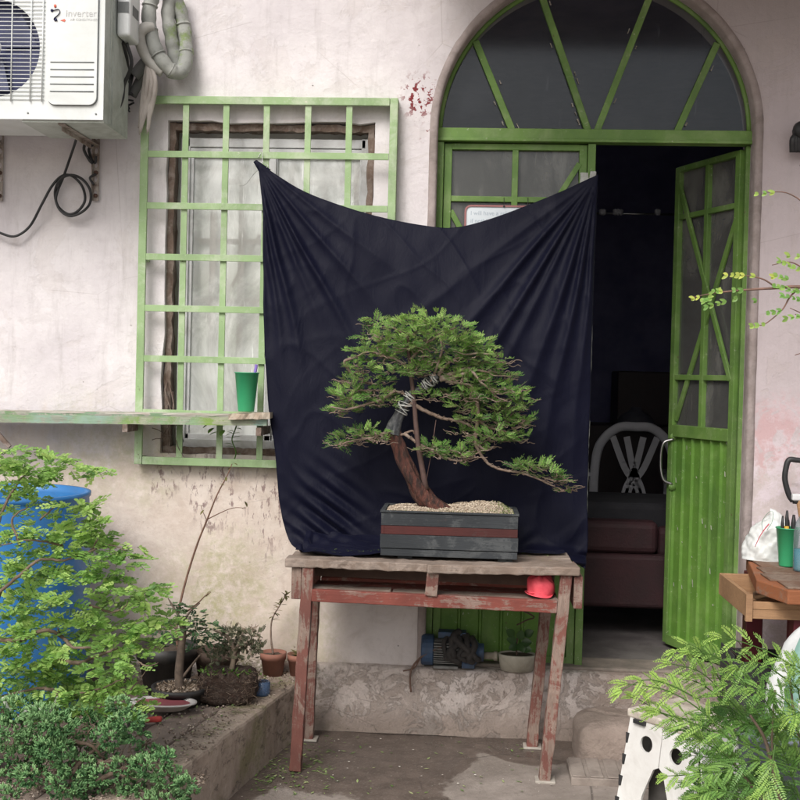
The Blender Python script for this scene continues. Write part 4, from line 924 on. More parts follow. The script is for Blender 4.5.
q=MB(); q.lathe([(0,0),(.014,0),(.014,.045),(.018,.046),(.018,.06),(0,.06)],(PX(482),-.01,.30),14,ax='x'); obj('outlet',q,simple('dirty_brass',(.36,.33,.27),(.2,.17,.13),20,.5),PU)
q=MB()
for k in range(9):
    a=V((PX(445)+random.uniform(0,.12),-.03,.385+random.uniform(-.02,.02))); q.tube(cr([a,a+V((random.uniform(-.03,.03),-.03,-.02)),a+V((random.uniform(-.03,.04),-.045,-.07)),a+V((random.uniform(-.02,.04),-.03,-.11+random.uniform(0,.04)))],5),random.uniform(.008,.014),7)
obj('black_rag',q,simple('oily_black_rag',(.022,.020,.020),(.045,.04,.038),30,.8,.6),PU)
q=MB(); q.tube(cr([P(446,645,-.05),P(430,652,-.06),P(420,658,-.06),P(412,668,-.06),P(410,680,-.07),P(411,692,-.075)]),.004,6); q.tube(cr([P(420,658,-.06),P(414,668,-.055),P(403,671,-.06)]),.003,6)
tag(obj('rusty_rod',q,simple('rust_brown',(.14,.075,.05),(.09,.05,.035)),loc=P(412,672,-.06)),'thin rusty rod hanging over the ledge left of the pump','rod')
pc=P(517,660,-.01); pc.z=.25
SP=thing('potted_plant','small round leaved plant in an oval cream tray on the ledge','potted plant',pc)
M_cream=simple('dirty_cream_plastic',(.50,.48,.41),(.38,.36,.30),9,.6,.3,dirt=(.14,.12,.09),dirtamt=.5,dscale=10)
q=MB(); q.lathe([(0,0),(.062,0),(.072,.055),(.074,.062),(.070,.064),(.066,.05),(0,.05)],pc,32,sx=1.02,sy=.7); PT=obj('tray_pot',q,M_cream,SP)
M_soil=simple('dark_soil',(.06,.043,.03),(.10,.075,.055),60,.95,.9,100,bdist=.01)
q=MB(); q.disc(pc+V((0,0,.058)),.066,24,sy=.68); obj('soil',q,M_soil,SP)
M_dk=leafmat('dark_green_leaf',(.018,.045,.014),(.04,.095,.028),(.09,.17,.05),.15,.35)
def oval(mb,b,d,L,W,up=V((0,0,1)),t=.5,bend=.2):
    d=V(d).normalized(); s_=d.cross(V(up)); 
    if s_.length<.1: s_=V((1,0,0))
    s_.normalize(); nn=s_.cross(d); vs=[];N=6
    for i in range(N+1):
        k=i/N; w=W/2*math.sin(PI*min(1,k*.93+.03))**.8; c=b+d*L*k-nn*bend*L*k*k
        vs+= [c-s_*w+nn*w*.25,c,c+s_*w+nn*w*.25]
    mb.add(vs,[(i*3+j,i*3+j+1,i*3+j+4,i*3+j+3) for i in range(N) for j in(0,1)],t,True)
q=MB(); w=MB(); b=pc+V((.0,-.01,.055)); 
top_=P(519,632,-.03); w.tube(cr([b,b+V((-.005,0,.04)),top_]),.004,6)
for (x,y,dx,dz) in((514,640,-1,.3),(520,637,.2,1),(524,642,1,.2),(516,646,-1,-.2),(524,648,1,-.1),(520,644,.3,-.5),(512,634,-.8,.8),(527,634,.9,.7)):
    p=P(x,y,-.03); oval(q,p-V((dx*.01,0,dz*.01)),V((dx,-.5,dz)),.040,.034,t=random.uniform(.2,.7),up=V((0,-1,.4)))
w.tube(cr([P(517,625,-.06),P(527,620,-.08),P(534,617,-.12),P(522,610,-.14)]),.003,6)
obj('stem',w,M_stem2,SP); obj('leaf',q,M_dk,SP)
# ================================================================== planter bed at left
M_slab=NT('mossy_old_concrete'); s=M_slab; n=s.noise(7,8,.7); xx,yy,zz_=s.xyz(); c=s.mix(s.ramp(n,.3,.7),(.47,.385,.32),(.29,.23,.185))
c=s.mix(s.math('MULTIPLY',s.ramp(s.noise(5,7,.7),.48,.62),.55),c,(.19,.19,.075)); c=s.mix(s.math('MULTIPLY',s.ramp(s.noise(14,9,.75,stretch=(1,1,2)),.52,.62),.6),c,(.07,.055,.045)); c=s.mix(s.math('MULTIPLY',s.ramp(s.noise(55,7,.7),.6,.66),.6),c,(.40,.33,.27))
M_slab=s.done(s.pbsdf(c,.9,bump=s.math('ADD',s.noise(25,8,.7),n),bstr=.8,bdist=.015,spec=.2))
M_board=simple('damp_brown_plank',(.31,.245,.205),(.20,.155,.13),14,.85,.6,30,stretch=(2,.5,2),dirt=(.26,.21,.17),dirtamt=.5,dscale=14)
KD=V((-.19,-1,0)).normalized(); KN=V((-KD.y,KD.x,0))*-1     # along kerb toward camera, toward the bed
if KN.x>0: KN=-KN
K0=V((-.598,-.055,0))
def slab(name,off,w,z0,z1,l0,l1,mat,n=40,jit=.004,parent=None,bev=.012,**k):
    q=MB(); a=K0+KN*(off+w/2)+KD*l0; b=K0+KN*(off+w/2)+KD*l1; zc=(z0+z1)/2
    q.beam(a+V((0,0,zc)),b+V((0,0,zc)),w,z1-z0,n=n,jit=jit,**k); return obj(name,q,mat,parent,bev)
PLN=thing('planting_bed','mossy concrete planting bed with plank edging along the left of the yard','planting bed',K0+KD*.8)
slab('kerb',0,.135,-.03,.215,0,2.2,M_slab,parent=PLN)
slab('plank',.150,.135,.15,.205,.0,2.2,M_board,parent=PLN,bev=.006); slab('plank',.298,.14,.14,.198,.0,2.2,M_board,parent=PLN,bev=.006)
q=MB()
def bedf(u,v):
    y=-.045-2.3*v; x=-1.02-.19*(-y)-1.6*u; return V((x,y,.165+.02*noise.noise(V((x*5,y*5,0)))+.008*noise.noise(V((x*25,y*25,2)))))
q.grid(bedf,90,100); obj('bed_soil',q,simple('bed_soil_brown',(.10,.07,.05),(.17,.125,.10),35,.95,.9,60,bdist=.015),PLN)
q=MB()
for k in range(2600):
    l=random.uniform(0,1.5); o=random.choice((random.uniform(.01,.14),random.gauss(.145,.01),random.uniform(.16,.5),random.uniform(.3,.7))); c=K0+KD*l+KN*o+V((0,0,(.218 if o<.135 else .175 if o<.15 else .209 if o<.285 else .203 if o<.438 else .19)))
    r=random.uniform(.0012,.0045)*(1 if random.random()<.9 else 1.7)
    vs=[c+V(d)*r*random.uniform(.6,1.3) for d in((1,0,0),(-1,0,0),(0,1,0),(0,-1,0),(0,0,.8),(0,0,-1))]
    q.add(vs,[(0,2,4),(2,1,4),(1,3,4),(3,0,4),(2,0,5),(1,2,5),(3,1,5),(0,3,5)],random.random())
tag(obj('gravel',q,leafmat('bed_gravel_mix',(.10,.075,.055),(.26,.20,.16),(.52,.44,.37),0,.95),loc=K0+KD*.8+V((0,0,.2))),'pale gravel crumbs scattered over the planting bed planks','gravel',kind='stuff')

# ---- blue barrel
M_blueb=simple('blue_barrel_plastic',(.04,.21,.52),(.03,.17,.44),4,.42,.1,20,dirt=(.06,.10,.16),dirtamt=.3,dscale=8)
bc=V((-1.665,-.43,.15)); BH=P(40,492,-.43).z-.15; R0=.295
BA=thing('barrel','large open blue plastic barrel behind the feathery green tree','barrel',bc)
q=MB(); pr=[(0,0),(R0-.02,0),(R0,.02)]
for i in range(1,20):
    h=BH*i/20; pr.append((R0+(.006 if i in(6,13) else 0)+.008*math.sin(PI*i/20),h))
pr+=[(R0,BH-.02),(R0+.006,BH-.015),(R0+.006,BH),(R0-.012,BH),(R0-.014,BH-.03),(R0-.014,.03),(0,.03)]
q.lathe(pr,bc,64); obj('barrel_body',q,M_blueb,BA)
q=MB(); q.disc(bc+V((0,0,BH*.82)),R0-.015,40); obj('water',q,simple('dark_water',(.01,.015,.02),(.01,.015,.02),4,.05,.05,10),BA)
q=MB(); q.beam(P(-2,433,-.5),P(10,447,-.5),.012,.012); q.beam(P(-30,405,-.5),P(10,447,-.5),.014,.014)
obj('stick',q,M_rot,BA)

# ---- small pots
M_terra=simple('terracotta',(.30,.13,.09),(.21,.095,.07),10,.8,.3,dirt=(.12,.08,.06),dirtamt=.6,dscale=14)
M_blkpot=simple('black_nursery_plastic',(.02,.02,.022),(.035,.033,.032),12,.55,.2,dirt=(.10,.08,.065),dirtamt=.5)
def pot(t,c,r,h,mat,soilm=None,rim=.012):
    q=MB(); q.lathe([(0,0),(r*.72,0),(r*.93,h*.72),(r,h*.72),(r*1.03,h),(r*.93,h),(r*.88,h*.8),(0,h*.8)],c,28); p=obj('pot',q,mat,t)
    q=MB(); q.grid(lambda u,v:c+V((r*.9*v*math.cos(2*PI*u),r*.9*v*math.sin(2*PI*u),h*.86+.006*noise.noise(V((math.cos(2*PI*u)*v*6,math.sin(2*PI*u)*v*6,1))))),24,6); obj('soil',q,soilm or M_soil,t); return p
M_gl=leafmat('mid_green_leaf',(.035,.08,.022),(.09,.19,.04),(.20,.32,.08),.3,.45)
M_ol=leafmat('olive_brown_leaf',(.06,.06,.025),(.13,.13,.045),(.24,.20,.08),.25,.5)
t1=P(273,668,-.10); t1.z=.212
T1=thing('potted_seedling','terracotta pot with a thin bending seedling by the wall corner','potted plant',t1,'terracotta pots by the wall'); pot(T1,t1,.050,.092,M_terra)
q=MB(); w=MB(); b=t1+V((0,0,.08)); pth=cr([b,P(271,638,-.1),P(272,620,-.1),P(280,605,-.1),P(287,594,-.1)],5); w.tube(pth,[.0045,.002],6)
for k in range(26):
    p=pth[random.randint(10,len(pth)-1)]; d=V((random.uniform(-1,1),random.uniform(-.8,.5),random.uniform(-.4,.6))); oval(q,p,d,random.uniform(.018,.036),.010,t=random.uniform(.1,.9))
obj('stem',w,M_twig,T1); obj('leaf',q,M_ol,T1)
t2=P(299,669,-.085); t2.z=.212
T2=thing('potted_seedling','small terracotta pot of low leaves half hidden behind the table leg','potted plant',t2,'terracotta pots by the wall'); pot(T2,t2,.046,.085,M_terra)
q=MB()
for k in range(22):
    a=random.uniform(0,6.3); oval(q,t2+V((0,0,.078))+rnd(.012),V((math.cos(a),math.sin(a),random.uniform(.2,1.))),random.uniform(.02,.045),.012,t=random.uniform(.2,.9))
obj('leaf',q,M_ol,T2)
# root ball with scrubby bonsai
rb=P(228,690,-.46); rb.z=.208
RB=thing('root_ball_bonsai','bare dark root ball with a scrubby twisted juniper on the bed planks','bonsai',rb)
q=MB()
def rbf(u,v):
    th=2*PI*u; k=PI*v; ex=.35
    def se(a,e): return math.copysign(abs(a)**e,a)
    x=.098*se(math.cos(th),ex)*se(math.sin(k),.35); y=.075*se(math.sin(th),ex)*se(math.sin(k),.35); z=.060-.060*se(math.cos(k),.5)
    n_=noise.noise(V((x*30,y*30,z*30)))*.008+noise.noise(V((x*90,y*90,z*90)))*.004
    return rb+V((x,y,z))*(1)+V((x,y,z-.06)).normalized()*n_
q.grid(rbf,110,60); obj('root_ball',q,simple('fibrous_root_soil',(.055,.03,.02),(.025,.014,.010),60,.95,1.,90,dirt=(.20,.15,.12),dirtamt=.55,dscale=60,bdist=.015),RB)
q=MB()
for k in range(260):
    th=random.uniform(0,2*PI); z=random.uniform(.01,.115); x=.102*math.copysign(abs(math.cos(th))**.4,math.cos(th)); y=.079*math.copysign(abs(math.sin(th))**.4,math.sin(th)); c=rb+V((x,y,z)); q.tube([c,c+rnd(.012),c+rnd(.02)],.0007,3,t=random.random(),cap=False)
obj('root_hair',q,leafmat('root_fibre',(.10,.06,.04),(.2,.14,.10),(.34,.26,.2),0,.9),RB)['kind']='stuff'
w=MB(); Yr=-.46; w.tube(cr([rb+V((.01,0,.11)),P(233,660,Yr),P(232,645,Yr),P(225,635,Yr),P(214,630,Yr)],6),[.010,.0045],8); w.tube(cr([P(233,655,Yr),P(238,645,Yr),P(243,632,Yr)],5),[.008,.003],7)
for k in range(40): a=P(random.uniform(222,255),random.uniform(628,662),Yr+random.uniform(-.05,.05)); twig(w,a,a+rnd(.035),.0018,.0008,.006,3,4)
obj('branch',w,simple('ash_twig',(.36,.28,.21),(.22,.165,.125),30,.85,.4),RB)
M_dj=leafmat('dull_scrub_foliage',(.035,.05,.03),(.09,.11,.06),(.20,.20,.12),.15,.7)
fo=MB(); st=MB()
def scrub(fo,st,p,v,rx,ry,c): pinnate(fo,p,rnd()+V((0,0,.5)),random.uniform(.014,.028),5,.011,.0045,40,0,random.uniform(.1,.8),up=rnd(),stem=st,stemr=.0006)
crown(fo,st,[(236,640,16,9),(250,636,14,8),(225,650,12,8),(243,652,18,8),(256,648,8,10),(216,656,10,8),(231,632,8,6)],Yr,290,2.4,scrub,2.)
obj('foliage',fo,M_dj,RB); obj('twig',st,M_twig,RB)
fo=MB()
for k in range(60): c=rb+V((random.uniform(-.09,.09),random.uniform(-.08,-.02),.118)); oval(fo,c,rnd()+V((0,-.3,.6)),random.uniform(.01,.02),.008,t=random.random())
obj('weed',fo,M_gl,RB)
# black pot with a small upright tree
bp_=P(180,692,-.50); bp_.z=.205
BT=thing('potted_tree','small dark leaved tree with a pale trunk in a low black pot','potted tree',bp_); pot(BT,bp_,.098,.065,M_blkpot,simple('leafy_mulch',(.22,.165,.12),(.10,.075,.055),120,.95,.9,90,bdist=.012))
q=MB()
for k in range(420):
    a=random.uniform(0,6.3); r=.088*math.sqrt(random.random()); c=bp_+V((r*math.cos(a),r*math.sin(a),.062)); e=rnd(.007); f=rnd(.005); q.add([c-e,c+f,c+e,c-f],[(0,1,2,3)],random.random())
obj('mulch',q,leafmat('mulch_flake',(.11,.075,.05),(.30,.23,.17),(.55,.46,.38),0,.95),BT)['kind']='stuff'
w=MB(); Yt=-.50; w.tube(cr([bp_+V((0,0,.05)),P(179,672,Yt),P(181,650,Yt),P(183,630,Yt),P(180,617,Yt)],6),[.017,.010],10); w.tube(cr([P(182,678,Yt),P(192,665,Yt),P(200,655,Yt-.03)],5),[.006,.003],6)
for b in([(182,640),(195,630),(208,628)],[(182,632),(170,625),(160,622)],[(181,625),(190,612),(200,603)],[(180,618),(172,605),(168,598)]): w.tube(cr([P(x,y,Yt+random.uniform(-.03,.03)) for x,y in b],5),[.005,.002],6)
obj('trunk',w,simple('grey_brown_trunk',(.19,.14,.105),(.10,.075,.06),30,.9,.6),BT)
fo=MB(); st=MB()
M_dt=leafmat('blue_green_small_leaf',(.018,.05,.028),(.045,.115,.05),(.11,.22,.08),.2,.45)
def smallsp(fo,st,p,v,rx,ry,c): pinnate(fo,p,V((v.x,v.y,0)).normalized()+rnd(.7),random.uniform(.02,.035),4,.014,.009,55,.003,random.uniform(.1,.9),shape='o',stem=st,stemr=.0007)
crown(fo,st,[(200,630,16,10),(208,640,12,8),(190,618,14,9),(170,625,12,8),(196,645,10,6),(178,608,10,6),(212,628,9,6),(160,632,10,7),(168,643,9,5)],Yt,288,1.1,smallsp,2.)
obj('foliage',fo,M_dt,BT); obj('twig',st,M_twig,BT)
# tall thin sapling
sb=P(184,688,-.30); sb.z=.20
SG=thing('sapling','tall thin nearly leafless sapling leaning against the stained wall','sapling',sb)
w=MB(); Ys=-.25; pt=cr([sb,P(177,640,-.3),P(178,615,-.27),P(186,580,Ys),P(197,545,Ys),P(207,520,Ys-.02),P(217,495,Ys-.04),P(227,476,-.2),P(232,464,-.14)],6); w.tube(pt,[.0058,.0018],6); w.tube(cr([P(208,519,Ys),P(220,513,Ys),P(233,508,Ys),P(246,508,Ys)],5),[.0022,.0009],5); w.tube(cr([P(207,521,Ys),P(203,512,Ys),P(201,506,Ys)],4),[.0018,.0009],5)
w.tube(cr([P(186,612,-.3),P(198,603,-.3),P(205,596,-.3),P(211,592,-.3)],5),[.0035,.0012],5)
obj('stem',w,simple('reddish_stem',(.21,.115,.075),(.13,.07,.05),30,.7,.3),SG)
q=MB()
for (x,y) in((204,510),(202,506),(247,507),(242,509),(219,484),(226,477),(228,470),(211,591),(206,597),(199,602),(190,611),(207,524),(233,463)): oval(q,P(x,y,Ys-.01 if y<600 else -.3),V((random.uniform(-1,1),-.3,random.uniform(-.3,1))),random.uniform(.018,.028),.010,t=random.uniform(.3,.8))
obj('leaf',q,M_ol,SG)
# weed growing through the grille
q=MB(); w=MB(); wb=P(233,463,-.03); pt=cr([wb,P(236,452,-.07),P(232,440,-.075),P(235,430,-.08),P(238,422,-.09)],5); w.tube(pt,.0025,5)
for k in range(15):
    p=pt[random.randint(2,len(pt)-1)]; oval(q,p,V((random.choice((-1,1)),random.uniform(-.6,0),random.uniform(-.2,.5))),random.uniform(.022,.038),.018,t=random.uniform(.1,.7))
for (x,y) in((214,428),(218,432),(224,430),(211,424)): oval(q,P(x,y,-.10),V((random.uniform(-1,1),-.4,-.2)),.035,.022,t=.6)
WD=thing('weed','leafy weed growing up through the bottom of the window grille','weed',wb); obj('stem',w,M_gl,WD); obj('leaf',q,M_gl,WD)
q=MB(); 
for k in range(10):
    a=P(random.uniform(160,176),random.uniform(380,416),.02); twig(q,a,P(a and random.uniform(160,180),random.uniform(425,462),-.03),.0025,.001,.012,5,4)
for (a,b) in(((152,428),(172,436)),((176,440),(186,462)),((152,440),(168,436))): twig(q,P(*a,-.06),P(*b,-.05),.0018,.001,.004,4,4)
tag(obj('dead_vine',q,M_rot,loc=P(170,450,0)),'dead brown vine tangled in the lower left of the window grille','vine')
# tray, red object, jar
tc=P(163,712,-.62); tc.z=.222
TY=thing('plastic_tray','white oval plastic tray with a dull red inside on the bed','tray',tc)
q=MB(); q.lathe([(0,0),(.075,0),(.108,.020),(.116,.022),(.116,.027),(.104,.026),(.074,.006),(0,.006)],tc,40,sy=.55); obj('tray_dish',q,simple('white_tray_plastic',(.66,.63,.61),(.55,.52,.50),10,.4),TY)
q=MB(); q.disc(tc+V((0,0,.0215)),.092,36,sy=.5); obj('red_lining',q,simple('dull_pink_red',(.36,.10,.12),(.27,.08,.09),12,.5),TY)
q=MB(); c=P(152,727,-.74); c.z=.216; q.beam(c+V((-.045,-.005,0)),c+V((.03,.012,.004)),.022,.016,n=4,jit=.0015); tag(obj('red_handle',q,simple('red_plastic',(.62,.07,.06)),bevel=.005,loc=c),'short red plastic handle lying in front of the white tray','handle')
q=MB(); c=P(136,735,-.78); c.z=.205; q.lathe([(0,0),(.028,0),(.034,.05),(.030,.052),(.026,.01),(0,.01)],c,20); tag(obj('black_cup',q,M_blkpot,loc=c),'little black plastic pot left of the red handle','pot')
jc=P(262,698,-.38); jc.z=.216
q=MB(); q.lathe([(0,0),(.028,0),(.029,.01),(.029,.045),(.024,.05),(.022,.05),(.026,.043),(.026,.004),(0,.004)],jc,24); tag(obj('glass_jar',q,glassmat('blue_glass',(.10,.16,.28),.5,False),loc=jc),'small blue tinted jar beside the root ball','jar')
q=MB(); c=P(165,655,-.2); 
pc2=V((-1.10,-.28,.19)); BKP=thing('nursery_pot','large black nursery pot in the shade behind the little tree','pot',pc2); pot(BKP,pc2,.11,.17,M_blkpot)
pc3=V((-.93,-.20,.19)); PB3=thing('nursery_pot','dark brown nursery pot between root ball and wall','pot',pc3); pot(PB3,pc3,.085,.14,simple('dark_brown_pot',(.07,.045,.035),(.11,.075,.055),12,.8,.4))
# clippings on the floor and bed
q=MB()
for k in range(420):
    m_=random.random()
    if m_<.6: c=G(random.gauss(268,22),random.gauss(768,14),.004)
    elif m_<.75: c=G(random.uniform(300,560),random.uniform(735,795),.004)
    else:
        c=K0+KD*random.uniform(.05,1.2)+KN*random.uniform(.02,.3)+V((0,0,.22))
    if m_<.75 and c.x<-.6+(c.y*.19)+.0: c.x=-.58+random.uniform(0,.15)
    l=random.uniform(.004,.013); a=random.uniform(0,6.3); d=V((math.cos(a),math.sin(a),random.uniform(-.1,.3)))*l; e=V((-math.sin(a),math.cos(a),0))*l*.35
    q.add([c-d,c+e,c+d,c-e],[(0,1,2,3)],random.random())
tag(obj('leaf_clippings',q,leafmat('fresh_clippings',(.06,.14,.03),(.17,.33,.07),(.45,.50,.25),.2),loc=G(268,768)),'green leaf clippings strewn on the floor beside the kerb','leaf litter',kind='stuff')
q=MB()
for k in range(140):
    c=G(random.uniform(240,620),random.uniform(705,798),.004); r=random.uniform(.0015,.0045); q.add([c+V((r*math.cos(t)*random.uniform(.6,1.2),r*math.sin(t)*random.uniform(.6,1.2),0.002)) for t in(0,1.2,2.5,3.7,5)],[(0,1,2,3,4)],random.random())
tag(obj('floor_crumbs',q,leafmat('pale_crumb',(.2,.17,.14),(.45,.41,.36),(.75,.72,.66),0,.9),loc=G(400,760)),'pale crumbs and petals dotted over the damp concrete floor','crumbs',kind='stuff')

# ================================================================== feathery tree, front left
YL=-1.28; PL=1150/(YL-CY)
M_lt=leafmat('bright_fresh_foliage',(.06,.17,.045),(.29,.52,.14),(.62,.80,.28),.5,.45)
M_ltb=simple('warm_grey_bark',(.20,.145,.105),(.12,.085,.065),30,.85,.5,60)
tb=P(-70,800,YL); tb.z=.20
LT=thing('feathery_tree','bright green feathery leaved bonsai tree spreading in front of the blue barrel','tree',tb)
pot(LT,tb,.15,.10,M_terra)
fo=MB(); st=MB()
lp=[(12,455,28,8),(45,463,30,8),(70,470,26,5),(20,472,28,8),(98,471,10,3),(5,488,22,7),(62,482,22,5),(35,492,14,5),
 (75,507,24,6),(90,520,18,6),(60,513,16,6),(12,510,14,7),(100,532,18,7),(76,535,22,7),(118,548,20,7),(95,555,22,7),(38,530,24,7),(10,540,18,7),(60,550,24,7),(25,558,24,8),(128,560,12,5),
 (45,573,30,8),(10,580,22,8),(80,575,18,6),(105,580,18,5),(115,568,14,5),(130,588,22,6),(150,590,12,4),(70,598,24,8),(30,603,26,8),(5,612,18,9),(110,600,22,7),(148,603,18,5),
 (130,622,26,8),(158,628,20,8),(168,620,10,5),(95,620,20,6),(50,628,26,9),(15,640,24,9),(120,640,22,8),(145,645,16,7),(75,650,22,7),(40,658,28,8),(105,668,20,8),(130,662,18,7),(85,690,30,9),(120,688,22,8),(55,690,24,7),(10,675,22,9),(140,700,12,6),(30,712,22,6),(95,708,26,7),(70,618,16,5),(10,645,25,9),(35,672,26,9),(60,670,22,8),(8,700,20,8),(75,705,22,8),(125,712,14,6)]
LT_dark=False
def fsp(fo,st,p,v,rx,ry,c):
    lit=.50+.30*v.z/ry+random.uniform(-.35,.35)-(.3 if LT_dark else 0)  # lit pad tops and shaded inner pads painted into the leaf tint
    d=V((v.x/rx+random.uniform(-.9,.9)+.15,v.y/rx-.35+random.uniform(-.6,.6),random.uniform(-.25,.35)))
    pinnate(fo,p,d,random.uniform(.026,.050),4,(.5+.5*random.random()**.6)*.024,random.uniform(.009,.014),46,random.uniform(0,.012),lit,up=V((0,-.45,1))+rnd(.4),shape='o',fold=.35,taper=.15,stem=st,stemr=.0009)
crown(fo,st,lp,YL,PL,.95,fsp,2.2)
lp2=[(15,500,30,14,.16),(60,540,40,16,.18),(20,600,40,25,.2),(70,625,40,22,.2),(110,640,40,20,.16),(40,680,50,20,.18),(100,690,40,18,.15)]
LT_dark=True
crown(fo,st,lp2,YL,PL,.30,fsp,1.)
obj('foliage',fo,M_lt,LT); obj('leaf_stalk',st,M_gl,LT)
w=MB()
for b,r in(([(-70,790),(-60,740),(-40,700),(-20,640),(0,590)],.030),([(-45,690),(-10,706),(15,716),(40,716),(55,706),(57,693),(45,688),(20,692),(-5,698)],.011),([(-20,640),(20,640),(45,630),(62,637),(72,647),(90,648),(105,652)],.009),([(60,660),(78,663),(95,657),(108,652),(118,648)],.009),([(-10,600),(20,575),(40,560),(65,560),(88,552),(98,540)],.007),([(0,590),(-5,540),(5,505),(14,490),(20,480),(30,470)],.007),([(72,647),(66,640),(60,634),(58,628)],.006),
  ([(88,552),(110,545),(125,550)],.004),([(90,605),(110,612),(122,609),(128,603)],.005),([(138,662),(147,666),(158,663)],.004),([(62,545),(30,540),(0,545)],.005),([(130,690),(140,680),(146,670)],.003),([(45,689),(70,694),(95,690),(120,680)],.006),([(20,545),(12,520),(28,507)],.006),([(40,520),(55,507),(60,503)],.004)):
    pts=cr([P(x,y,YL-.05+random.uniform(-.04,.04)) for x,y in b],6); pts=[p+rnd(.0015) for p in pts]; w.tube(pts,[r*.75,r*.3],8)
obj('branch',w,M_ltb,LT)
w=MB(); pts=cr([P(x,y,YL-.085) for x,y in((3,697),(8,708),(14,716),(20,717),(28,709),(32,707),(38,709),(48,712),(55,703),(58,697))],5); w.tube(pts,.0052,7); obj('white_wire',w,simple('white_coated_wire',(.62,.62,.58)),LT)
# ================================================================== juniper, bottom left
YJ=-1.42; PJ=1150/(YJ-CY)
M_ju=leafmat('blue_green_juniper',(.035,.10,.038),(.14,.30,.115),(.34,.52,.24),.15,.6)
jb=P(70,805,YJ); jb.z=.18
JU=thing('juniper','low spreading blue green juniper in the bottom left corner of the bed','shrub',jb)
fo=MB()
jp=[(20,708,26,12),(45,715,22,11),(10,730,24,12),(40,740,24,13),(60,735,10,8),(20,755,26,12),(118,706,13,9),(128,720,18,10),(110,735,18,10),(135,735,14,8),(75,765,20,12),(65,785,22,12),(90,790,18,10),(150,765,20,10),(170,778,20,9),(140,785,22,10),(185,785,12,7),(165,755,10,6),(30,790,14,6,.08),(45,760,16,8),(190,795,10,6),(150,750,14,6),(105,752,14,7,.06),(10,775,12,5,.08),(120,800,24,8),(165,800,24,8),(55,748,20,10),(80,742,16,8,.06),(95,725,14,8,.05),(80,715,16,8,.05),(30,775,20,9),(100,775,18,9),(125,765,16,8),(5,795,16,8),(60,725,18,9)]
for (cx,cy,rx,ry,*dy) in jp:
    c0=P(cx,cy,YJ+(dy[0] if dy else random.uniform(-.05,.05))); rx/=PJ; ry/=PJ
    for k in range(int(rx*ry*1e4*5.5)):
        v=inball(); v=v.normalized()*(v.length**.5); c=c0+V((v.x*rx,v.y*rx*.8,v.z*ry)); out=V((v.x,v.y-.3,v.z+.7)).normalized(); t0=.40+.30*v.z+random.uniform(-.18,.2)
        for j in range(random.randint(4,6)):
            d=(out+rnd(.75)).normalized(); a=c+rnd(.003); L=random.uniform(.007,.014); r=random.uniform(.0020,.0030)
            fo.tube([a,a+d*L*.55,a+d*L],[r*.8,r,r*.35],5,t=[min(1,t0-.2)]*5+[t0]*5+[min(1,t0+.22)]*5,cap=False,smooth=True)
obj('foliage',fo,M_ju,JU)
w=MB()
for b in([(70,805),(75,770),(100,745),(120,725)],[(70,800),(40,770),(20,740),(10,715)],[(75,795),(110,775),(135,765),(160,770),(185,785)],[(95,760),(112,768),(125,775),(138,760)],[(50,750),(70,742),(90,745),(105,760)],[(60,770),(85,760),(110,762),(150,752)]):
    pts=cr([P(x,y,YJ+random.uniform(.0,.05)) for x,y in b],6); w.tube([p+rnd(.002) for p in pts],[.009,.003],7)
for k in range(80): a=P(random.uniform(10,160),random.uniform(720,790),YJ+random.uniform(0,.07)); twig(w,a,a+rnd(.05),.0022,.001,.008,4,4)
obj('branch',w,M_ltb,JU)
q=MB()
for k in range(500):
    c=P(random.uniform(0,190),random.uniform(720,800),YJ); c.y+=random.uniform(.05,.25); c.z=.20; r=random.uniform(.003,.009); vs=[c+V(d)*r*random.uniform(.6,1.3) for d in((1,0,0),(-1,0,0),(0,1,0),(0,-1,0),(0,0,.8),(0,0,-1))]
    q.add(vs,[(0,2,4),(2,1,4),(1,3,4),(3,0,4),(2,0,5),(1,2,5),(3,1,5),(0,3,5)],random.random())
tag(obj('bark_mulch',q,leafmat('bark_mulch_mix',(.06,.045,.035),(.17,.12,.09),(.38,.31,.25),0,.95),loc=jb),'brown bark mulch beneath the juniper','mulch',kind='stuff')

# ================================================================== steps at the door
q=MB()
def stp(u,v):
    th=2*PI*u; se=lambda a,e: math.copysign(abs(a)**e,a)
    k=v*PI/2; r=se(math.cos(k),.28); x=.20*se(math.cos(th),.35)*r; y=.15*se(math.sin(th),.35)*r; z=.145*math.sin(k)**.45
    w=1+.05*noise.noise(V((x*9,y*9,z*12)))
    return V((.615+x*w,-.21+y*w,z*w+.006*noise.noise(V((x*25,y*25,z*25)))))
q.grid(stp,80,26)
M_step=simple('brown_stained_concrete',(.31,.25,.215),(.21,.165,.14),7,.9,.8,30,dirt=(.30,.25,.21),dirtamt=.5,dscale=8,bdist=.015)
tag(obj('concrete_step',q,M_step,loc=(.615,-.21,0)),'rounded rough concrete step below the open doorway','step')
q=MB(); x0=.375
q.box(x0,.80,-.56,-.36,.0,.028)
for k in range(7): q.box(x0+.004+.06*k,x0+.050+.06*k,-.556,-.364,.0285,.034)
tag(obj('paving_slab',q,simple('grey_brown_paver',(.33,.285,.25),(.24,.20,.175),9,.9,.6,dirt=(.09,.07,.06),dirtamt=.5),bevel=.003,loc=(.5,-.46,0)),'thin ribbed grey slab laid flat before the concrete step','slab')

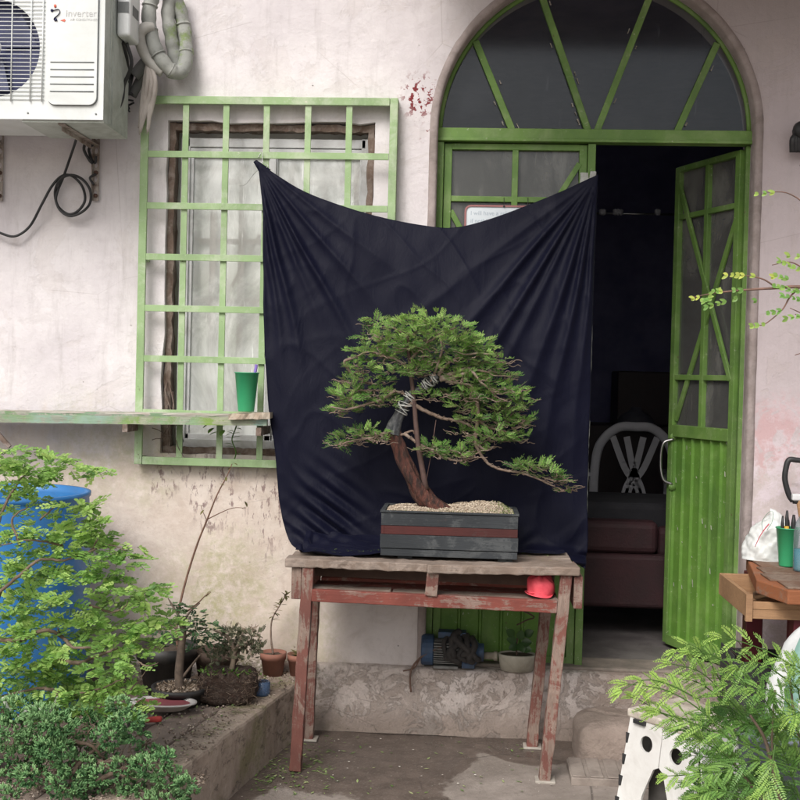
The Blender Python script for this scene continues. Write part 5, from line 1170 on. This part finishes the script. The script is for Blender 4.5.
# ================================================================== folding step stool
A=G(632,709,.375); B=G(704,733,.375); e1=(B-A).normalized(); wd=.265; e2=V((-e1.y,e1.x,0)); 
if e2.y<0:e2=-e2
M_st=simple('white_stool_plastic',(.74,.74,.72),(.66,.65,.63),6,.45,.1,dirt=(.40,.37,.33),dirtamt=.35,dscale=9,chips=(.12,.11,.10),chipt=.69)
ST=thing('step_stool','white plastic folding step stool with round holes and scuffed top','step stool',(A.x+e1.x*.13+e2.x*.1,A.y+e1.y*.13+e2.y*.1,0))
def MM(o,a,b,sp): 
    "local x along a, y along b, z up leaning outwards by sp"
    return Matrix(((a.x,b.x,sp*b.x,o.x),(a.y,b.y,sp*b.y,o.y),(0,0,1,0),(0,0,0,1)))
def cirp(cx,cz,r,n=20): return [(cx+r*math.cos(2*PI*i/n),cz+r*math.sin(2*PI*i/n)) for i in range(n)]
dep=.22
for (o,s_) in((A,1),(A+e2*dep,-1)):
    Mx=MM(V((o.x,o.y,0))-e2*(.05*s_),e1,e2,.13*s_)
    for h in(0,1):
        xa,xb=(0,wd/2-.0015) if h==0 else(wd/2+.0015,wd)
        if h==0:
            out=[(-.022,0),(xb-.045,0),(xb-.055,.06),(xb-.050,.14),(xb-.018,.225),(xb,.235),(xb,.355),(.002,.355)]; hol=[cirp(.076,.290,.024)]
        else:
            out=[(xb+.022,0),(xb-.002,.355),(xa,.355),(xa,.235),(xa+.016,.225),(xa+.050,.14),(xa+.055,.06),(xa+.045,0)]; hol=[cirp(xb-.074,.285,.024)]
        curve_mesh('leg_panel',out,hol,-.004,.004,M_st,ST,bevel=.0015,M=Mx)
for (o,s_) in((A,1),(A+e1*wd,-1)):
    Mx=MM(V((o.x,o.y,0)),e2,e1,.06*s_); Mx.translation+=-e1*(.022*s_)
    curve_mesh('side_panel',[(0,.0),(dep,.0),(dep,.355),(0,.355)],[[(.05,.0+.02),(dep-.05,.02),(dep-.06,.22),(.06,.22)]],-.003,.003,M_st,ST,M=Mx)
q=MB(); tz_=.375
cc=[A-e1*.01-e2*.012,A+e1*(wd+.01)-e2*.012,A+e1*(wd+.01)+e2*(dep+.012),A-e1*.01+e2*(dep+.012)]
for (za,zb) in((.352,.378),): q.add([V((p.x,p.y,za)) for p in cc]+[V((p.x,p.y,zb)) for p in cc],[(3,2,1,0),(4,5,6,7),(0,1,5,4),(1,2,6,5),(2,3,7,6),(3,0,4,7)])
obj('stool_top',q,simple('scuffed_stool_top',(.60,.55,.48),(.46,.40,.34),12,.6,.3,dirt=(.20,.165,.13),dirtamt=.7,dscale=12,chips=(.05,.045,.04),chipt=.62),ST,.006,3)
q=MB(); 
for i in range(4):
    q=MB(); z=.29-.065*i; p=V((A.x,A.y,0))-e1*(.022*(1-z/.355)-.004)-e2*(.05*(1-z/.355)+.005); q.beam(p+V((0,0,z-.015)),p+V((0,0,z+.015)),.012,.010,up=(0,1,0)); obj('hinge_slot',q,M_black,ST)
q=MB()
for s0 in(.045,):
    p=A+e1*s0-e2*.0135; q.beam(V((p.x,p.y,.348))-e1*.022,V((p.x,p.y,.348))+e1*.022,.012,.012)
obj('hinge_slot',q,M_black,ST)
q=MB(); c=A+e1*.13+e2*.11; q.box(-.09,.09,-.07,.07,.0,.30,M=Matrix.Translation((c.x,c.y,.02))@Matrix.Rotation(math.atan2(e1.y,e1.x),4,'Z')); obj('inner_shade_block',q,simple('inner_shade_grey',(.10,.095,.09),(.06,.055,.05),8,.7),ST)  # dark block added so the hollow of the stool looks shaded

# ================================================================== right: bucket, black box, bundle
bk=V((.93,-1.0,0)); BK=thing('bucket','grey blue plastic bucket half hidden behind the ferny plant','bucket',bk)
q=MB(); q.lathe([(0,0),(.095,0),(.125,.30),(.135,.305),(.135,.32),(.120,.32),(.118,.30),(.09,.02),(0,.02)],bk+V((0,0,.04)),32); obj('bucket_body',q,simple('grey_blue_plastic',(.16,.19,.22),(.12,.14,.17),6,.5,.1),BK)
q=MB(); q.box(-.1,.1,-.1,.1,0,.04,M=Matrix.Translation(bk)); obj('base_brick',q,M_step,BK,.004)
bx=V((1.06,-.26,0)); BX=thing('black_crate','dark open topped box standing against the wall right of the door','box',bx)
q=MB(); h=.40
for (a,b,c,d) in((-.11,.11,-.11,-.104),(-.11,.11,.104,.11),(-.11,-.104,-.1035,.1035),(.104,.11,-.1035,.1035)): q.box(bx.x+a,bx.x+b,bx.y+c,bx.y+d,0,h+(.02 if b<0 else 0))
q.box(bx.x-.103,bx.x+.103,bx.y-.103,bx.y+.103,.01,.02); obj('crate_body',q,simple('charcoal_plastic',(.035,.037,.04),(.055,.055,.058),8,.6,.3),BX,.003)
q=MB()
for k in range(60): a=V((bx.x+random.uniform(-.1,.1),bx.y+random.uniform(-.1,.1),random.uniform(.2,h))); twig(q,a,a+rnd(.08),.003,.001,.01,3,4)
obj('dry_litter',q,simple('dark_dry_litter',(.07,.05,.04),(.12,.09,.07)),BX)
# white sack bundle
sk=P(812,660,-.95); sk.z=0; SK=thing('cloth_bundle','white cloth bundle with a grey green stripe below the workbench','bundle',sk)
q=MB(); zt=P(800,622,-.95).z
def skf(u,v):
    th=2*PI*u; r=.135*(math.sin(min(1,v*1.0+.0)*PI*.5+.0) if v<.12 else 1)*(1 if v<.6 else math.cos((v-.6)/.4*PI/2)**.55); z=zt*v if v<1 else zt
    n_=1+.07*noise.noise(V((math.cos(th)*1.5,math.sin(th)*1.5,v*3)))+.03*math.sin(th*7+v*5)
    return sk+V((max(r,.001)*n_*math.cos(th),max(r,.001)*n_*math.sin(th),z*(1-.0)+(.35*.1*noise.noise(V((th,v*3,1))) if v<.9 else 0)))
q.grid(skf,60,40); SB_=obj('sack',q,simple('white_cotton',(.68,.70,.70),(.56,.58,.58),10,.85,.5,30),SK)
q=MB()
def skg(u,v):
    p=skf(.61+.055*u,.25+.70*v); c=V((sk.x,sk.y,p.z)); return c+(p-c)*1.015+V((0,0,.004))
q.grid(skg,6,30); obj('stripe',q,simple('grey_green_stripe',(.20,.36,.31),(.17,.30,.26)),SK)
# ================================================================== workbench
M_or=woodpaint('orange_brown_bench_paint',(.32,.12,.055),(.25,.095,.045),(.34,.25,.19),.7,(.5,5,5),.52)
M_tan=simple('raw_tan_wood',(.42,.25,.13),(.33,.19,.10),24,.7,.4,stretch=(.4,4,4),dirt=(.16,.09,.05),dirtamt=.4)
M_mar=simple('maroon_leg_paint',(.14,.02,.03),(.10,.018,.024),8,.5,.1)
WB=thing('workbench','wooden workbench with orange brown edge and an open side drawer','workbench',(1.4,-.5,0))
q=MB(); ZB=.74; pp=[V((1.03,-.17,0)),V((.948,-.66,0)),V((1.0,-.84,0)),V((2.0,-.86,0)),V((2.0,-.12,0))]
n=len(pp); q.add([p+V((0,0,ZB-.045)) for p in pp]+[p+V((0,0,ZB)) for p in pp],[tuple(range(n-1,-1,-1)),tuple(range(n,2*n))]+[(i,(i+1)%n,(i+1)%n+n,i+n) for i in range(n)]); obj('bench_top',q,M_or,WB,.004)
q=MB()
for k in range(5): 
    y0=-.82+.135*k; xl=.975+.02*abs(k-1); q.box(xl+.01,1.98,y0,y0+.128,ZB+.001,ZB+.006)
obj('top_boards',q,woodpaint('worn_bench_planks',(.21,.125,.085),(.16,.095,.065),(.32,.25,.20),.8,(.4,5,5),.48),WB,.001)
q=MB(); a,b,c,d,z0,z1=.905,1.10,-.73,-.30,.625,.700
q.box(a,b,c,c+.014,z0,z1-.02); q.box(a,b,d-.014,d,z0,z1); q.box(a,a+.014,c+.0145,d-.0145,z0,z1); q.box(a+.0145,b,c+.0145,d-.0145,z0+.005,z0+.013); DR=obj('drawer',q,M_tan,WB,.002)
q=MB(); q.box(a+.003,b,c-.003,c-.0005,z0+.032,z0+.034); q.box(a-.007,a+.014,c-.008,c+.010,z0-.008,z1+.004); obj('joint',q,M_tan,DR,.001)
q=MB(); q.tube(cr([V((.99,-.5,.66)),V((1.01,-.62,.69)),V((1.05,-.66,.67))]),.016,8); obj('grey_tool',q,M_steel,DR)
for x,y in((1.06,-.70),(1.02,-.24),(1.9,-.7),(1.9,-.24)):
    q=MB(); q.box(x,x+.06,y,y+.06,0,ZB-.046); obj('leg',q,M_mar,WB,.003)
q=MB(); q.box(1.07,1.95,-.60,-.585,.28,ZB-.047); obj('back_board',q,M_mar,WB)
# things on the bench
c2=G(787,566,ZB+.007)
cup('plastic_cup',c2,.027,.040,.135,M_cup,'green plastic tumbler holding dark tools on the workbench')
q=MB(); M_blk2=M_black
for (dx,dy,lx,h,r) in((-.014,.0,-.02,.175,.006),(-.002,-.01,-.008,.195,.007),(.016,.0,.018,.18,.009),(.004,.012,.004,.16,.006)): q.tube([c2+V((dx,dy,.02)),c2+V((lx,dy,h-.03)),c2+V((lx,dy,h))],[r,r,r*.5],8)
tag(obj('hand_tools',q,M_black,loc=c2+V((0,0,.02))),'dark tool handles standing in the tumbler on the workbench','tools')
q=MB(); q.tube([c2+V((-.006,-.02,.02)),c2+V((-.012,-.024,.142))],.008,8); tag(obj('yellow_tool',q,simple('ochre_handle',(.55,.33,.04)),loc=c2+V((-.006,-.02,.02))),'ochre yellow handle peeping over the rim of the bench tumbler','tool')
b2=G(803,571,ZB+.007)
BL=thing('bottle','clear spray bottle of bright blue liquid at the right edge of the bench','bottle',b2)
q=MB(); q.lathe([(0,0),(.032,0),(.034,.01),(.034,.13),(.028,.165),(.014,.19),(.014,.215),(0,.215)],b2,28); obj('bottle_body',q,glassmat('clear_bottle',(.5,.6,.62),.15,False),BL)
q=MB(); q.lathe([(0,.002),(.031,.002),(.032,.01),(.032,.075),(0,.075)],b2,28); obj('blue_liquid',q,simple('turquoise_liquid',(.01,.28,.36),(.01,.24,.32),5,.2,.02),BL)
q=MB(); q.lathe([(0,0),(.016,0),(.016,.025),(0,.025)],b2+V((0,0,.213)),16); q.box(b2.x-.045,b2.x+.02,b2.y-.010,b2.y+.010,b2.z+.240,b2.z+.262); obj('spray_head',q,simple('white_nozzle',(.72,.73,.74)),BL,.004)
sc=P(766,555,-.24); sc.z=ZB+.006; SC=thing('plastic_sack','crumpled white plastic sack with a red and green print behind the tumbler','sack',sc)
q=MB()
def pf(u,v):
    th=2*PI*u; prof=(1-(v)**2.2)**.5 if v<1 else 0; x=.095*math.cos(th)*(prof*.9+.1*(1-v)); y=.06*math.sin(th)*prof; z=.165*v-.05*v*x/.095*0
    z+= .02*math.cos(th)*v
    n_=.010*noise.noise(V((x*28,y*28,z*22)))+.005*noise.noise(V((x*70,y*70,z*60)))
    return sc+V((x+.01,y,z+.002*0))+V((x,y,.02)).normalized()*n_*(1 if v>.04 else 0)
q.grid(pf,80,40); obj('sack_body',q,simple('cloudy_white_poly',(.70,.72,.71),(.58,.60,.59),12,.3,.4,30),SC)
q=MB()
def prn(px,py,r=.004): return P(px,py,-.31)
q.tube(cr([prn(755,547),prn(759,538),prn(764,530),prn(769,524)],4),[.003,.006],6,flat=.3); obj('red_print',q,simple('red_print',(.62,.12,.16)),SC)
q=MB(); q.tube(cr([prn(763,532),prn(762,522),prn(768,513),prn(773,512),prn(772,522),prn(767,530)],4),.0022,5,flat=.3); obj('green_print',q,simple('green_print',(.10,.26,.16)),SC)
q=MB(); hy=-.13
q.tube(cr([P(793,501,hy),P(789,495,hy),P(785,480,hy),P(786,468,hy),P(789,460,hy),P(796,460,hy),P(806,462,hy),P(812,470,hy),P(811,485,hy),P(806,497,hy),P(800,501,hy),P(793,501,hy)],5),.0105,10)
SVL=thing('shovel','shovel with a black D handle leaning on the wall behind the bench','shovel',(P(800,501,hy).x+.1,-.35,0)); obj('grip',q,M_black,SVL)
q=MB(); s0=P(800,501,hy); q.tube([s0,V((s0.x+.08,-.30,.30))],.014,10); obj('shaft',q,M_tan,SVL)
q=MB(); q.grid(lambda u,v:V((s0.x+.08+(u-.5)*.19*(1-.5*v*v),-.30-.04*v-.02*math.cos((u-.5)*PI),.30-.29*v)),10,10); obj('blade',q,M_steel,SVL)

# ================================================================== ferny plant, front right
YF=-1.62; PF_=1150/(YF-CY)
M_fn=leafmat('fern_mid_green',(.04,.12,.04),(.17,.37,.10),(.48,.68,.17),.4,.4)
fb=P(800,900,YF); fb.z=.0
FN=thing('ferny_plant','feathery mimosa like plant reaching in at the bottom right corner','plant',fb); fb2=V((fb.x,fb.y,0)); pot(FN,fb2,.16,.20,M_terra)
fo=MB(); st=MB(); wd_=MB()
def frond(pts,plen,t,npin=8,Y0=YF,dy=0.,n=13):
    pp=cr([P(x,y,Y0+dy*i/max(1,len(pts)-1)) for i,(x,y) in enumerate(pts)],8); N=len(pp); st.tube(pp,[.0022,.0010],5,cap=False)
    for k in range(npin):
        i=int((.25+.73*k/npin)*(N-1)); i=min(i,N-2); d=(pp[i+1]-pp[i]).normalized(); kk=k/npin
        side=d.cross(V((0,-1,.3))).normalized()
        for s_ in(-1,1):
            dd=d*.85+side*s_*(.62+random.uniform(-.15,.15))+V((0,random.uniform(-.35,.25),0)); L=plen*(1-.35*abs(kk-.4))*random.uniform(.85,1.15)
            pinnate(fo,pp[i],dd,L*1.1,n,random.uniform(.0090,.012),.0052,60,L*random.uniform(.12,.38),t+.25*kk,up=V((0,-.6,.8))+rnd(.45),taper=.5,fold=.7,stem=st,stemr=.0007,curl=random.uniform(-.01,.01))
    d=(pp[-1]-pp[-3]).normalized()
    for q_ in(-.25,.25): pinnate(fo,pp[-1],d+V((0,0,q_)),plen*.8,n,.0095,.0045,60,plen*.25,min(1,t+.35),up=V((0,-.6,.8)),taper=.5,fold=.6,stem=st,stemr=.0007)
FR=[([(800,672),(775,655),(745,643),(722,637)],.062,.72,4),([(800,690),(770,668),(752,662),(738,666)],.055,.45,5),([(760,735),(725,695),(700,672),(672,664)],.065,.66,6),([(745,720),(710,690),(690,680),(668,680)],.055,.6,5),
 ([(770,760),(725,735),(690,722),(660,712)],.06,.62,5),([(760,750),(720,725),(680,718),(655,712)],.045,.5,3),([(780,740),(765,700),(745,685),(728,684)],.06,.35,5),([(800,720),(785,700),(768,690),(755,690)],.06,.4,5),
 ([(790,760),(750,745),(715,742),(690,740)],.055,.35,6),([(800,770),(760,760),(725,770),(700,775)],.05,.3,6),([(800,740),(780,720),(770,708),(765,700)],.06,.3,6),([(775,745),(772,765),(768,785),(760,800)],.055,.6,6),
 ([(800,700),(798,690),(792,680),(786,672)],.055,.55,4),([(735,775),(705,772),(685,775),(668,776)],.04,.65,4),([(790,790),(750,785),(720,790),(700,795)],.05,.3,6),([(810,760),(800,735),(790,720),(784,716)],.06,.45,5),
 ([(770,800),(740,770),(725,755),(715,745)],.055,.25,6),([(800,800),(790,770),(785,755),(780,745)],.055,.35,6),([(745,800),(720,790),(705,792),(695,800)],.045,.45,5),([(830,720),(812,712),(800,712),(792,715)],.06,.6,5),([(840,700),(815,680),(800,668),(790,664)],.06,.55,5),([(820,800),(805,780),(798,765),(796,752)],.06,.4,5)]
FR+=[([(735,745),(700,710),(665,690),(628,684)],.062,.8,6),([(700,700),(670,685),(645,680),(622,690)],.04,.85,3),([(730,760),(695,735),(665,715),(636,698)],.05,.7,6),([(720,680),(705,655),(690,645),(676,650)],.05,.75,3),([(760,700),(735,672),(712,655),(690,652)],.06,.6,5)]
for pts,pl_,t,np_ in FR: frond(pts,pl_,t,np_,YF+random.uniform(-.05,.10),-.05)
for k in range(26):
    x,y=random.uniform(715,810),random.uniform(715,810); a=random.uniform(2.2,4.6); L=random.uniform(25,45); frond([(x,y),(x+L*.5*math.cos(a),y-abs(L*.5*math.sin(a))*.6),(x+L*math.cos(a),y-abs(L*.6*math.sin(a)))],.048,random.uniform(.05,.3),5,YF+random.uniform(.08,.22),-.03,12)
for b,r in(([(800,900),(790,840),(775,780),(765,740),(750,715)],.008),([(800,900),(810,820),(805,760),(795,720),(790,680)],.007),([(785,820),(755,790),(740,770),(722,750)],.005),([(775,780),(772,740),(775,690)],.004)):
    wd_.tube(cr([P(x,y,YF+.03) for x,y in b],6),[r,r*.4],7)
obj('foliage',fo,M_fn,FN); obj('leaf_stalk',st,M_gl,FN); obj('stem',wd_,M_ltb,FN)
# ================================================================== twig reaching in at right
YT=-1.25
M_yl=leafmat('yellow_green_leaflet',(.09,.25,.06),(.24,.50,.14),(.66,.72,.16),.45,.4)
ab=P(960,520,YT); ab.z=0
OT=thing('leaning_branch_tree','slim tree leaning in with yellow green leaflets beside the open door','tree',ab)
w=MB(); q=MB()
w.tube(cr([ab,P(930,450,YT),P(880,340,YT),P(840,292,YT),P(800,287,YT),P(777,288,YT),P(745,290,YT),P(715,293,YT),P(690,298,YT)],6),[.009,.001],7)
subs=[[(800,287),(790,297),(782,310),(765,324),(756,325)],[(820,285),(805,270),(790,262),(772,265)],[(840,292),(810,320),(795,314)],[(860,330),(830,345),(795,355)],[(830,285),(810,215),(790,194),(765,192)],[(777,288),(765,280),(755,277),(742,275)],[(835,330),(812,318),(790,308)]]
for b in subs: w.tube(cr([P(x,y,YT) for x,y in b],6),[.003,.0011],5)
obj('branch',w,simple('thin_red_brown_twig',(.22,.12,.09),(.13,.08,.06),30,.7),OT)
def row(a,b,n,t,L=.017,W=.0095):
    n=max(1,int(round(n*1.3)))
    for i in range(n):
        if random.random()<.15: continue
        k=i/max(1,n-1)+random.uniform(-.03,.03); p=P(a[0]+(b[0]-a[0])*k,a[1]+(b[1]-a[1])*k,YT-.004); d0=(P(*b,YT)-P(*a,YT)).normalized()
        for s_ in(-1,1):
            d=d0*1.0+V((0,-.25,s_*.42))+rnd(.15); oval(q,p,d,L*random.uniform(.6,1.25),W*random.uniform(.8,1.2),up=V((0,-1,.35))+rnd(.5),t=min(1,max(0,t(k)+random.uniform(-.12,.12))),bend=.1)
row((722,291),(688,298),1,lambda k:.95); row((700,297),(690,299),2,lambda k:.95)
row((750,290),(714,291),5,lambda k:.35+.2*k); row((738,298),(708,306),5,lambda k:.30); row((745,275),(728,275),3,lambda k:.9); row((775,277),(756,276),3,lambda k:.85)
row((712,298),(706,300),2,lambda k:.5); row((757,300),(750,303),1,lambda k:.3); row((800,292),(776,286),5,lambda k:.5); row((800,282),(778,276),4,lambda k:.55); row((800,270),(782,262),4,lambda k:.6); row((800,300),(785,296),3,lambda k:.4); row((782,310),(770,313),2,lambda k:.4); row((765,324),(754,326),2,lambda k:.55); row((775,192),(758,194),2,lambda k:.6); row((800,316),(788,318),2,lambda k:.5); row((800,256),(790,256),2,lambda k:.6); row((700,301),(716,293),2,lambda k:.6)
obj('leaflet',q,M_yl,OT)

# ================================================================== in the room
chc=V((.90,1.85,.25)); CH=thing('plastic_chair','pale plastic armchair with lattice back in the dark room','chair',chc)
M_ch=simple('dull_white_chair_plastic',(.52,.52,.56),(.44,.44,.48),8,.5,.05)
q=MB(); zt=1.135-.25
arc=cr([chc+V((-.215,-.0,.42)),chc+V((-.215,.0,.62)),chc+V((-.19,0,.78)),chc+V((-.10,0,zt-.01)),chc+V((0,0,zt)),chc+V((.10,0,zt-.01)),chc+V((.19,0,.78)),chc+V((.215,0,.62)),chc+V((.215,0,.42))],6)
q.tube(arc,.012,12,flat=2.1)
obj('back_frame',q,M_ch,CH)
q=MB()
for (x0,x1) in((-.12,.03),(-.045,.055),(.045,-.055),(.12,-.03)):
    pts=cr([chc+V((x0,.004,.83)),chc+V((x0*.5+x1*.3,.004,.66)),chc+V((x1*.75,.004,.55)),chc+V((x1*1.2,.004,.44))],5)
    for a,b in zip(pts,pts[1:]): q.beam(a,b+(b-a)*.1,.006,.034,up=V((0,1,0)).cross(b-a).normalized())
q.beam(chc+V((-.10,.0,.44)),chc+V((.10,.0,.44)),.02,.05); obj('back_slat',q,M_ch,CH)
q=MB(); q.box(chc.x-.21,chc.x+.21,chc.y+.0,chc.y+.42,chc.z+.40,chc.z+.425); obj('seat',q,M_ch,CH,.01)
for x in(-.2,.2):
    for y in(0,.4): q=MB(); q.beam(chc+V((x*1.1,y,0)),chc+V((x,y,.40)),.04,.04); obj('leg',q,M_ch,CH,.004)
    q=MB(); q.beam(chc+V((x*1.2,-.01,.62)),chc+V((x*1.2,.38,.62)),.05,.022); q.beam(chc+V((x*1.2,.36,.40)),chc+V((x*1.2,.36,.61)),.04,.03,up=(0,1,0)); obj('armrest',q,M_ch,CH,.004)
so=V((.72,.95,.25)); SO=thing('armchair','dark red upholstered armchair on chrome legs inside the doorway','armchair',so)
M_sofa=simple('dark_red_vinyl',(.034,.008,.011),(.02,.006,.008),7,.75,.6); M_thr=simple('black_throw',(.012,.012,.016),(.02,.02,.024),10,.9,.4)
q=MB(); q.box(.36,.80,.66,1.25,.385,.60); q.box(.36,1.09,.60,.68,.385,.62); q.box(.36,1.06,.69,1.25,.40,.5); obj('seat_base',q,M_sofa,SO,.02,3)
q=MB(); q.box(.34,.84,.62,.74,.62,.765); q.box(.84,1.07,.66,.74,.60,.74); obj('armrest',q,M_sofa,SO,.03,3)
q=MB(); q.box(.34,1.08,.74,1.24,.60,.835); obj('black_throw',q,M_thr,SO,.03,3)
for x,y in((1.0,.62),(.45,.62),(.45,1.2),(1.0,1.2)):
    q=MB(); q.tube([V((x-.05,y,.385)),V((x,y-.02,.33)),V((x+.035,y-.06,.255))],.011,8); obj('leg',q,M_steel,SO)
q=MB(); q.box(.62,1.6,3.0,3.5,.25,1.1); q.box(.95,1.4,3.05,3.4,1.101,1.45); tag(obj('cabinet',q,simple('dark_brown_cabinet',(.035,.025,.03),(.05,.035,.04),5,.5),bevel=.01,loc=(1.1,3.2,.25)),'dim cabinet at the back of the dark room','cabinet')
q=MB(); q.lathe([(0,0),(.10,0),(.12,.03),(.09,.07),(.04,.10),(.03,.12),(0,.12)],(1.05,2.9,1.101),20); tag(obj('pot_lid',q,simple('dull_metal',(.12,.12,.15)),loc=(1.05,2.9,1.1)),'rounded metal pan showing faintly above the plastic chair','pan')
q=MB()
for k in range(9):
    px=random.choice((601,604,612,618,645,655,662,668)); c=P(px,212,1.89); q.lathe([(0,-.02),(.012,-.01),(.014,.01),(0,.018)],c+V((random.uniform(-.02,.02),0,0)),8)
tag(obj('clothes_pegs',q,simple('pale_pegs',(.5,.5,.55)),loc=P(620,212,1.89)),'pale pegs on the rail in the dark room','pegs')

# ================================================================== light
w=bpy.data.worlds.new('World'); scene.world=w; w.use_nodes=True; nt=w.node_tree; nt.nodes.clear()
sky=nt.nodes.new('ShaderNodeTexSky'); sky.sky_type='NISHITA'; sky.sun_disc=False; sky.sun_elevation=math.radians(44); sky.sun_rotation=math.radians(202); sky.dust_density=6; sky.air_density=1.2; sky.ozone_density=.6; sky.altitude=300
bg=nt.nodes.new('ShaderNodeBackground'); bg.inputs[1].default_value=.15; o=nt.nodes.new('ShaderNodeOutputWorld')
hs=nt.nodes.new('ShaderNodeHueSaturation'); hs.inputs['Saturation'].default_value=.5
nt.links.new(sky.outputs[0],hs.inputs['Color']); nt.links.new(hs.outputs[0],bg.inputs[0]); nt.links.new(bg.outputs[0],o.inputs[0])
sl=bpy.data.lights.new('sun','SUN'); sl.energy=2.15; sl.angle=math.radians(28); sl.color=(1,.975,.95); so_=bpy.data.objects.new('sun',sl); COL.objects.link(so_)
az,el=math.radians(202),math.radians(44)
sd=V((math.sin(az)*math.cos(el),math.cos(az)*math.cos(el),math.sin(el)))   # toward the sun: in front of the house, to the left
so_.rotation_euler=sd.to_track_quat('Z','Y').to_euler()
scene.view_settings.view_transform='Standard'; scene.view_settings.look='None'; scene.view_settings.exposure=0; scene.view_settings.gamma=1
scene.cycles.max_bounces=8; scene.cycles.transparent_max_bounces=12; scene.cycles.use_denoising=True
